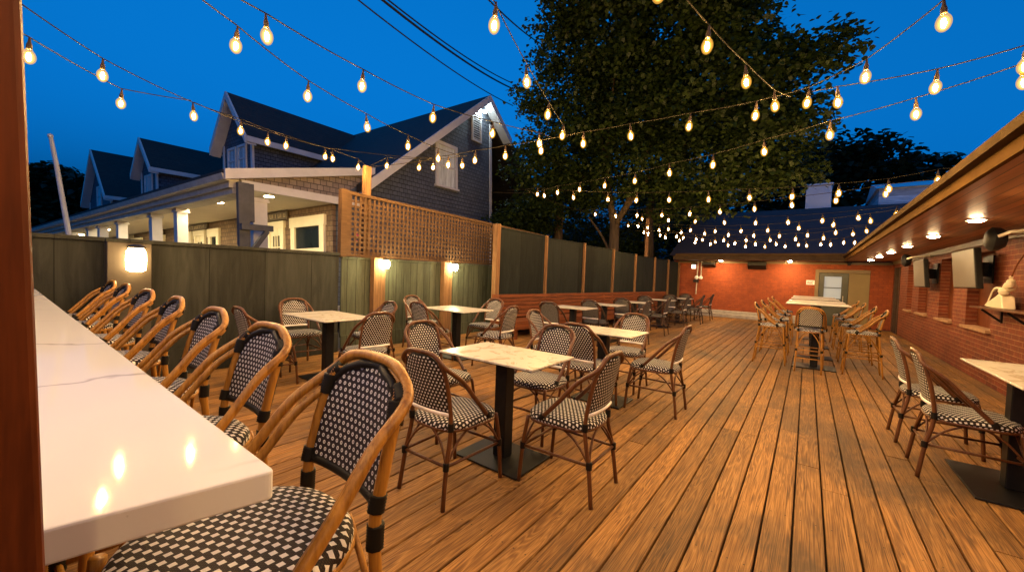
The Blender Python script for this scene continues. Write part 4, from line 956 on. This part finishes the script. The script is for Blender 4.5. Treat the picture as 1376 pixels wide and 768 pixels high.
# ------------------------------------------------------------------ string lights
BULBS = {
'A': [(7.13, 4.58, 3.0), (6.89, 4.11, 2.98), (6.55, 3.44, 2.91), (6.22, 2.8, 2.85), (5.9, 2.17, 2.79), (5.6, 1.58, 2.77), (5.3, 0.99, 2.73), (5.02, 0.44, 2.73), (4.75, -0.1, 2.73), (4.48, -0.63, 2.72), (4.24, -1.11, 2.75)],
'B': [(6.73, 4.49, 2.95), (6.72, 3.65, 2.81), (6.72, 2.95, 2.72), (6.72, 2.43, 2.66), (6.72, 1.88, 2.62), (6.72, 1.29, 2.58), (6.72, 0.74, 2.56), (6.72, 0.23, 2.53), (6.72, -0.27, 2.53), (6.72, -0.75, 2.54), (6.72, -1.17, 2.6)],
'C': [(9.01, 4.27, 2.85), (8.82, 3.66, 2.75), (8.64, 3.09, 2.7), (8.46, 2.5, 2.65), (8.27, 1.91, 2.61), (8.09, 1.35, 2.59), (7.92, 0.79, 2.58), (7.75, 0.26, 2.58), (7.59, -0.28, 2.58), (7.42, -0.8, 2.6)],
'D': [(9.82, 3.38, 2.8), (9.67, 2.7, 2.71), (9.53, 2.08, 2.63), (9.39, 1.47, 2.56), (9.25, 0.89, 2.51), (9.13, 0.35, 2.48), (9.01, -0.16, 2.47), (8.9, -0.64, 2.48), (8.8, -1.09, 2.5)],
'E': [(11.23, 3.7, 2.75), (10.93, 3.04, 2.65), (10.64, 2.42, 2.57), (10.36, 1.81, 2.49), (10.09, 1.24, 2.45), (9.85, 0.72, 2.42), (9.61, 0.19, 2.42), (9.37, -0.33, 2.43), (9.15, -0.82, 2.45)],
'F': [(10.61, 3.19, 2.6), (10.6, 2.63, 2.51), (10.6, 2.08, 2.47), (10.6, 1.56, 2.42), (10.6, 1.04, 2.39), (10.6, 0.55, 2.37), (10.6, 0.05, 2.37), (10.6, -0.42, 2.41), (10.6, -0.9, 2.43)],
'G': [(10.96, 3.26, 2.5), (10.95, 2.83, 2.45), (10.93, 2.34, 2.36), (10.91, 1.7, 2.33), (10.9, 1.22, 2.31), (10.89, 0.74, 2.31), (10.87, 0.26, 2.32), (10.86, -0.23, 2.33), (10.84, -0.71, 2.4)],
'H': [(11.1, 3.16, 2.45), (11.28, 2.74, 2.45), (11.47, 2.3, 2.4), (11.59, 2.01, 2.35), (11.77, 1.57, 2.32), (11.96, 1.13, 2.31), (12.15, 0.69, 2.32), (12.35, 0.23, 2.31), (12.54, -0.22, 2.33), (12.73, -0.67, 2.38)],
'I': [(11.73, 2.95, 2.42), (11.81, 2.55, 2.36), (11.89, 2.17, 2.32), (11.98, 1.76, 2.29), (12.06, 1.36, 2.26), (12.15, 0.93, 2.25), (12.24, 0.5, 2.26), (12.34, 0.06, 2.28), (12.43, -0.41, 2.31), (12.53, -0.86, 2.36)],
'M': [(3.75, 5.35, 2.93), (3.82, 4.66, 2.83), (3.88, 4.11, 2.81), (3.93, 3.65, 2.82), (3.98, 3.17, 2.82), (4.03, 2.66, 2.82), (4.08, 2.12, 2.83), (4.14, 1.59, 2.84), (4.2, 1.02, 2.85), (4.26, 0.46, 2.86), (4.29, 0.08, 2.9), (3.93, -0.27, 2.88), (3.23, -0.54, 2.82)],
'S1': [(2.0, .66, 2.74), (2.69, 0.57, 2.78), (3.42, 0.44, 2.82), (4.12, 0.3, 2.86)],
'S2': [(1.15, 1.35, 2.8), (1.82, 1.57, 2.8), (2.55, 1.84, 2.83), (3.26, 2.09, 2.87), (3.91, 2.3, 2.9)],
'S3': [(3.94, -1.03, 2.75), (4.18, -0.68, 2.8), (4.27, -0.13, 2.85)],
'S4': [(.35, 2.6, 2.69), (0.96, 3.01, 2.72), (1.62, 3.44, 2.75), (2.35, 3.7, 2.77), (3.03, 3.91, 2.8), (3.62, 4.03, 2.82), (4.11, 4.06, 2.85)],
'S5': [(.30, 2.55, 2.69), (1.03, 2.72, 2.72), (1.78, 2.89, 2.76), (2.61, 3.0, 2.81), (3.36, 2.87, 2.86), (4.0, 2.67, 2.9)],
'S6': [(0.54, 4.48, 2.75), (1.25, 5.03, 2.79), (1.72, 5.21, 2.82), (2.31, 5.46, 2.86), (3.01, 5.6, 2.89), (3.57, 5.85, 2.93)],
'S7': [(0.17, 4.32, 2.68), (0.72, 5.01, 2.72)],
'S8': [(2.14, 5.58, 2.88), (2.95, 5.7, 2.92), (4.23, 4.82, 2.95)],
'R2': [(2.0, -.98, 2.72), (1.4, -.98, 2.66), (.8, -.97, 2.62), (.2, -.95, 2.6), (-.4, -.9, 2.62), (-1.0, -.85, 2.66)],  # out of view, added to throw warm light on the bar end
'R1': [(-.9, -.6, 2.7), (-.95, .05, 2.64), (-.98, .7, 2.6), (-1.0, 1.35, 2.58), (-1.0, 2.0, 2.58), (-1.0, 2.65, 2.6), (-.95, 3.3, 2.64), (-.9, 3.95, 2.7)],  # unseen string behind the camera, added for warm light on the bar
'P': [(11.33, 4.3, 2.85), (10.95, 3.87, 2.77), (11.72, 3.96, 2.68), (11.41, 3.73, 2.6)],
}
HANG = .135     # wire to the middle of the glass
PTOP = (3.825, 5.99, 3.02)
ENDS = {  # anchors (wire points) before the first and after the last bulb
'A': [[(6.5, 5.55, 3.05), (7.25, 4.9, 3.12)], [(3.9, -1.75, 2.95)]],
'B': [[(6.7, 5.25, 3.1)], [(6.7, -1.9, 2.75)]],
'C': [[(9.3, 4.93, 3.05)], [(7.25, -1.5, 2.75)]],
'D': [[(10.1, 4.85, 3.05)], [(8.6, -1.7, 2.7)]],
'E': [[(11.6, 4.6, 2.95)], [(8.95, -1.5, 2.68)]],
'F': [[(11.2, 4.68, 2.9)], [(10.6, -1.6, 2.68)]],
'G': [[(12.0, 4.55, 2.8)], [(10.8, -1.5, 2.66)]],
'H': [[(13.5, 4.4, 2.75)], [(13.05, -1.6, 2.66)]],
'I': [[(13.5, 4.4, 2.7)], [(12.7, -1.6, 2.66)]],
'M': [[PTOP], [(2.95, -.62, 2.98), (2.2, -1.1, 3.1)]],
'S1': [[(1.2, .75, 2.9)], [(4.29, .20, 2.985)]],
'S2': [[(.5, 1.1, 2.95)], [(4.12, 2.36, 2.96)]],
'S3': [[(3.5, -1.7, 2.95)], [(4.30, .05, 3.0)]],
'S4': [[(-.2, 2.3, 2.85)], [(4.03, 3.9, 2.95)]],
'S5': [[(-.4, 2.4, 2.85)], [(4.05, 2.5, 2.95)]],
'S6': [[(-.1, 3.6, 2.86)], [PTOP]],
'S7': [[(-.3, 3.7, 2.80)], [(1.22, 5.0, 2.93)]],
'S8': [[(1.25, 5.03, 2.93)], [PTOP, (4.23, 4.85, 3.08), (4.0, 4.0, 2.95)]],
'R2': [[(2.2, -1.1, 3.1)], [(-1.5, -.85, 2.9)]],
'R1': [[(-.85, -1.5, 2.85)], [(-.85, 4.6, 2.86), (-.1, 3.6, 2.86)]],
'P': [[(6.9, 4.9, 3.12), (9.3, 4.93, 3.05)], [(13.57, 4.46, 2.9)]],
}
LBL = {'A': 'bulb string from the house corner across the tree up to the right frame edge', 'B': 'bulb string crossing level below the tree from the lattice to the eave', 'C': 'bulb string crossing below the tree trunk fork towards the pale rooftop unit', 'D': 'bulb string along the top of the dark back roof', 'E': 'bulb string across the upper part of the dark back roof', 'F': 'bulb string across the middle of the dark back roof', 'G': 'bulb string across the lower middle of the dark back roof', 'H': 'bulb string low across the back roof, next to lowest', 'I': 'lowest bulb string just above the back gutter', 'M': 'main bulb string from lattice post across the tree to top right', 'S1': 'short bulb string from top centre down to the main string before the tree', 'S2': 'bulb string dropping steeply from the top edge left of the tree', 'S3': 'short bulb string in open sky at right above the eave', 'S4': 'bulb string running from top left across the nearer dormer roof', 'S5': 'bulb string from top left passing the house ridge and gable floodlight', 'S6': 'bulb string from the red post over the porch roof to the lattice post', 'S7': 'short low bulb string touching the red post above the flagpole', 'S8': 'bulb string over the porch end roof by the lattice post', 'R2': 'added unseen bulb string along the eave edge, to light the bar end', 'R1': 'added unseen bulb string just behind the viewpoint, to light the bar', 'P': 'bulb string clustered round the slim pole at the fence'}
def ellips(rx, rz, n, k, z0=0, neck=None):
    p = [(rx * sin(pi * i / k), z0 - rz * cos(pi * i / k)) for i in range(k + 1)]
    if neck: p = [q for q in p if not (q[1] > z0 and q[0] < neck)] + [(neck, z0 + rz + .004)]
    q = MB(); q.lathe(p, n); return q
bq = MB()
for k, (rx, rz, z0, nk) in enumerate(((.0345, .050, .002, .0130), (.0265, .040, .0, None), (.0190, .034, -.001, None))):
    e = ellips(rx, rz, 14, 10, z0, nk); n0 = len(bq.v); bq.v += e.v; bq.uv += e.uv; bq.r += e.r; bq.f += [tuple(i_ + n0 for i_ in f_) for f_ in e.f]; bq.mi += [k] * len(e.f)
BULB_ME = bq.mesh('bulb', GLOW_SHELLS, True)
core = ellips(.0115, .028, 8, 6, .0)
CORE_ME = core.mesh('filament', MAT['filament'], True); FAR_ME = core.mesh('filament', MAT['filamentfar'], True)
sm_ = MB(); sm_.lathe([(.0125, .050), (.0150, .058), (.0150, .080), (.009, .100), (.005, .135)], 8); SOCK_ME = sm_.mesh('socket', MAT['socket'], True)
for k, pts in BULBS.items():
    hang = [(x, y, z + HANG) for x, y, z in pts]
    o = empty('string_lights', hang[0]); tag(o, LBL[k], 'string lights', 'strings of warm bulbs over the deck')
    path = ENDS[k][0] + hang + ENDS[k][1]; wp = []
    for a, b_ in zip(path, path[1:]):
        L_ = (Vector(a) - Vector(b_)).length; wp += sagline(a, b_, .012 * L_, 6)[:-1]
    wp.append(path[-1])
    m = MB(); m.tube([(q[0] - hang[0][0], q[1] - hang[0][1], q[2] - hang[0][2]) for q in wp], .0042, 6); m.build('wire', MAT['wire'], o, smooth=True)
    for x, y, z in pts:
        b_ = bpy.data.objects.new('bulb', BULB_ME); COL.objects.link(b_); b_.parent = o; b_.location = (x - hang[0][0], y - hang[0][1], z - hang[0][2])
        b_.rotation_euler = (random.uniform(-.1, .1), random.uniform(-.1, .1), 0)
        f_ = bpy.data.objects.new('filament', FAR_ME if k in 'BCDEFGHIP' else CORE_ME); COL.objects.link(f_); f_.parent = b_
        s_ = bpy.data.objects.new('socket', SOCK_ME); COL.objects.link(s_); s_.parent = b_

# ------------------------------------------------------------------ trees
def crown_mesh(lobes, density, leaf, seed, mat, name='crown', flat=.75, clump=(28, .46), squash=.85):
    R_ = random.Random(seed); m = MB()
    ol = [(0, 0), (.2, .40), (.52, .32), (1.0, 0), (.52, -.32), (.2, -.40)]
    for (cx, cy, cz, r) in lobes:
        n = max(4, int(density * r * r))
        for _ in range(n):
            while True:
                q = Vector((R_.uniform(-1, 1), R_.uniform(-1, 1), R_.uniform(-1, 1)))
                if .30 < q.length < 1: break
            q *= r; q.z *= squash; cc = Vector((cx, cy, cz)) + q
            cr = clump[1] * R_.uniform(.6, 1.25); shade = R_.random()
            for _ in range(clump[0]):
                a = R_.uniform(0, 2 * pi); rr = cr * sqrt(R_.random())
                p_ = cc + Vector((rr * cos(a), rr * sin(a), R_.gauss(0, cr * .32) - .35 * rr * rr / cr))
                s = leaf * R_.uniform(.65, 1.25); d_ = R_.uniform(0, 2 * pi); tilt = R_.uniform(-.2, 1.1); roll = R_.uniform(-.6, .6)
                X_ = Vector((cos(d_) * cos(tilt), sin(d_) * cos(tilt), -sin(tilt))); Y_ = Vector((-sin(d_), cos(d_), 0)); N_ = X_.cross(Y_); Y_ = Y_ * cos(roll) + N_ * sin(roll)
                m.rc = min(1, max(.01, shade * .7 + R_.uniform(0, .4)))
                m.face([m.vert(p_ + X_ * u * s + Y_ * v_ * s) for u, v_ in ol])
    return m
def limb(m, pts, r0, r1, n=9):
    cv = catmull(pts, 5); k = len(cv); m.tube(cv, [r0 + (r1 - r0) * i / (k - 1) for i in range(k)], n)
mp = empty('maple_tree', (14.3, 6.0, -.3)); tag(mp, 'huge dark maple with spreading crown behind the tall fence', 'tree')
off = Vector((14.3, 6.0, -.3))
def sh(m): m.v = [(x - off.x, y - off.y, z - off.z) for x, y, z in m.v]; return m
m = MB(); limb(m, [(14.3, 5.98, -.3), (14.27, 5.95, 1.2), (14.2, 5.92, 2.7), (14.15, 5.9, 3.5)], .22, .17, 12)
limb(m, [(14.15, 5.93, 3.2), (14.0, 6.05, 4.2), (13.75, 6.2, 5.4), (13.3, 6.3, 7.0), (12.9, 6.1, 9.0)], .14, .05)
limb(m, [(14.15, 5.88, 3.3), (13.9, 5.3, 4.0), (13.65, 4.6, 4.75), (13.3, 3.65, 5.3), (12.7, 2.5, 6.2), (12.1, 1.6, 7.0)], .12, .035)
limb(m, [(13.98, 5.5, 3.8), (13.6, 5.1, 4.3), (13.2, 4.5, 5.4), (12.6, 4.0, 7.2)], .10, .03)
limb(m, [(14.0, 6.05, 4.2), (13.4, 6.9, 5.0), (12.6, 7.6, 5.6)], .09, .03)
limb(m, [(14.25, 5.95, 1.6), (14.35, 6.3, 2.6), (14.0, 6.9, 3.6)], .07, .03)
limb(m, [(14.1, 5.95, 3.6), (13.5, 6.0, 5.0), (12.6, 5.6, 6.2), (11.9, 5.2, 7.6)], .10, .03)
sh(m).build('trunk', MAT['bark'], mp, smooth=True)
LOB = [(11.23, 6.62, 8.76, 1.32), (11.0, 7.3, 7.2, .85), (11.0, 7.75, 5.16, .85), (11.9, 9.1, 3.6, .7), (11.72, 5.32, 9.04, 1.63), (11.42, 3.43, 8.67, 1.66), (11.13, 1.88, 7.78, 1.12), (12.42, 4.54, 7.29, 1.89), (12.01, 2.69, 6.88, 1.67), (11.32, 1.05, 6.53, 1.08), (10.85, 0.32, 6.44, 0.63), (10.85, -0.2, 6.45, 0.41), (11.8, 1.18, 5.28, 1.13), (11.32, 0.26, 5.3, 0.7), (12.51, 6.62, 6.29, 1.83), (13.11, 4.68, 5.38, 1.5), (12.7, 2.74, 4.99, 1.2), (12.57, 1.2, 4.43, 0.8), (12.44, 7.72, 4.57, 1.23), (13.66, 6.52, 4.69, 1.1), (14.18, 3.96, 4.22, 0.9), (13.98, 9.36, 3.79, 1.11), (14.03, 2.52, 4.0, 0.8), (10.54, 5.35, 10.56, 1.93), (10.52, 3.25, 9.98, 2.1), (10.48, 1.83, 8.79, 1.4), (12.58, 0.55, 4.54, 0.7), (14.6, 6.0, 8.0, 2.2), (14.8, 3.5, 7.4, 2.0), (14.6, 8.0, 6.3, 1.8), (14.9, 1.8, 6.2, 1.4)]
m = crown_mesh(LOB, 46, .135, 3, 'leaf', clump=(42, .44)); sh(m).build('crown', MAT['leaf'], mp)
def tree(name, lab, group, base, trunk, lobes, dens, leaf, seed, mat='leafd', clump=(22, .6)):
    o = empty(name, base); tag(o, lab, 'tree', group)
    m = MB()
    for pts, a, b_ in trunk: limb(m, pts, a, b_)
    m.v = [(x - base[0], y - base[1], z - base[2]) for x, y, z in m.v]; m.build('trunk', MAT['bark'], o, smooth=True)
    m = crown_mesh(lobes, dens, leaf, seed, mat, clump=clump); m.v = [(x - base[0], y - base[1], z - base[2]) for x, y, z in m.v]; m.build('crown', MAT[mat], o)
GX = 'dark trees beyond the fences and roofs'
tree('shade_tree', 'tree with a pale bare trunk left of the maple, behind the lattice end', GX, (15.5, 9.1, -.35), [([(15.5, 9.1, -.35), (15.45, 9.09, 2.97), (15.3, 9.0, 4.5), (15.0, 9.2, 6.0)], .24, .12)], [(15.4, 9.0, 5.2, 1.2), (15.0, 10.2, 3.9, .9), (15.5, 8.2, 4.9, 1.0), (13.9, 10.2, 2.9, .7), (14.9, 10.2, 2.6, 1.0), (16.3, 9.8, 2.3, 1.2), (17.5, 10.5, 3.6, 1.8), (15.5, 11.5, 3.0, 1.6), (13.2, 11.2, 2.2, 1.2), (18.5, 9.5, 5.5, 1.8)], 30, .16, 11, 'leaf', (24, .42))
tree('shade_tree', 'dark tree with a thick trunk beside the slim wooden pole', GX, (18.1, 5.75, -.35), [([(18.1, 5.75, -.35), (18.0, 5.8, 2.3), (17.9, 5.85, 4.0), (17.6, 5.6, 6.0)], .27, .15)], [(17.6, 5.6, 6.2, 2.0), (18.6, 7.0, 3.2, 1.6), (19.0, 8.6, 2.4, 1.5), (17.3, 4.2, 5.2, 1.4), (16.9, 6.6, 1.9, .9), (20.5, 7.5, 4.5, 2.0), (21.0, 10.0, 3.6, 2.0), (20.5, 5.5, 5.0, 1.8), (22, 9, 2.5, 2.2), (23, 12, 3, 2.5), (21, 8, 1.5, 1.8), (19, 11.5, 1.5, 1.6), (20, 7, 2.6, 1.6)], 26, .18, 12, 'leaf', (24, .46))
for i, (bx, by, lobes, lb) in enumerate((
    (33.5, 1.0, [(33.3, 1.4, 8.0, 2.3), (33.0, -.2, 9.5, 1.5), (31.9, 1.8, 9.3, 1.6), (33.5, .8, 5.2, 2.4)], 'broad dark tree behind the white rooftop unit'),
    (34.0, -2.2, [(33.3, -1.0, 8.3, 2.2), (33.8, -2.1, 10.0, 1.5), (34.0, -3.2, 8.9, 2.1), (34, -2.2, 5.2, 2.6)], 'tallest dark round tree right of the maple against blue sky'),
    (35.0, -5.4, [(35.0, -4.6, 8.3, 1.9), (34.9, -5.9, 8.1, 1.3), (34.7, -6.3, 8.9, .75), (36.7, -7.3, 7.6, 1.1), (35, -5.2, 5.2, 2.6)], 'lower dark tree with ragged top just above the right eave'),
    (31.0, 5.4, [(31.2, 4.6, 6.7, 2.6), (28.6, 7.9, 6.0, 2.6), (30, 6, 3.6, 2.8), (31.5, 2.6, 4.4, 2.4)], 'dark tree mass under the maple crown behind the back roof'))):
    tree('background_tree', lb, GX, (bx, by, -.35), [([(bx, by, -.35), (bx, by, 2.5), (bx + .2, by, 6.0)], .4, .15)], lobes, 13, .42, 20 + i, 'leafd', (22, .75))
tree('background_tree', 'dark round tree behind the leaning flagpole at far left', GX, (5.0, 70, -.35), [([(5.0, 70, -.35), (5.0, 70, 4), (5.0, 70, 8)], .6, .3)], [(3.6, 69.4, 10.0, 2.3), (5.2, 69.3, 9.5, 3.0), (3.9, 69.7, 5.9, 3.4), (6.4, 69.5, 6.2, 3.1), (7.3, 69.2, 9.0, 1.2), (1.2, 70, 7.5, 3.2), (8.2, 70, 4.5, 3)], 9, .7, 40, 'leafd', (22, 1.0))
tree('background_tree', 'dark tree filling the gap between the red post and the porch end', GX, (10.5, 72, -.35), [([(10.5, 72, -.35), (10.5, 72, 6)], .5, .25)], [(10.0, 72, 6.0, 3.2), (12.6, 72, 4.4, 3.0), (8.6, 71, 3.2, 2.6), (3.0, 71, 3.0, 3.4)], 9, .7, 41, 'leafd', (22, 1.0))
# potted flowers along the porch
GF = 'planters on the porch edge behind the fence'
def planter(x, y, lb, pink, seed, h0=1.45, w_=.5):
    P = TH @ Vector((x, y, .45)); o = empty('flower_planter', P); tag(o, lb, 'planter', GF)
    m = MB(); m.box(-w_ / 2, w_ / 2, -.15, .15, 0, h0 - .45 - .12); m.build('box', MAT['grey'], o, bevel=.01)
    R_ = random.Random(seed); m = crown_mesh([(0, 0, h0 - .40, w_ * .45)], 160, .07, seed, 'plant', clump=(12, .12)); m.build('leaves', MAT['plant'], o)
    if pink:
        m = MB()
        for _ in range(9): q = (R_.uniform(-.2, .2), R_.uniform(-.2, .05), h0 - .40 + R_.uniform(.05, .3)); m.lathe([(.01, -.03), (.04, -.01), (.035, .02), (.01, .03)], 7, q)
        m.build('blossoms', MAT['blossom'], o)
planter(6.75, 9.05, 'planter with pink flowers at right end of the porch by the lattice', True, 5, 2.02, .4)
planter(4.0, 15.6, 'dark leafy planter between the third and second porch columns', False, 6, 1.95, .8)
planter(4.0, 12.2, 'small leafy planter beside the second porch column', False, 8, 1.85, .5)
planter(4.0, 20.6, 'leafy planter left of the fence pier, on the porch edge', False, 9, 2.05, .9)
planter(4.0, 25.2, 'farthest leafy planter on the porch edge beside the flagpole', False, 10, 2.2, 1.2)
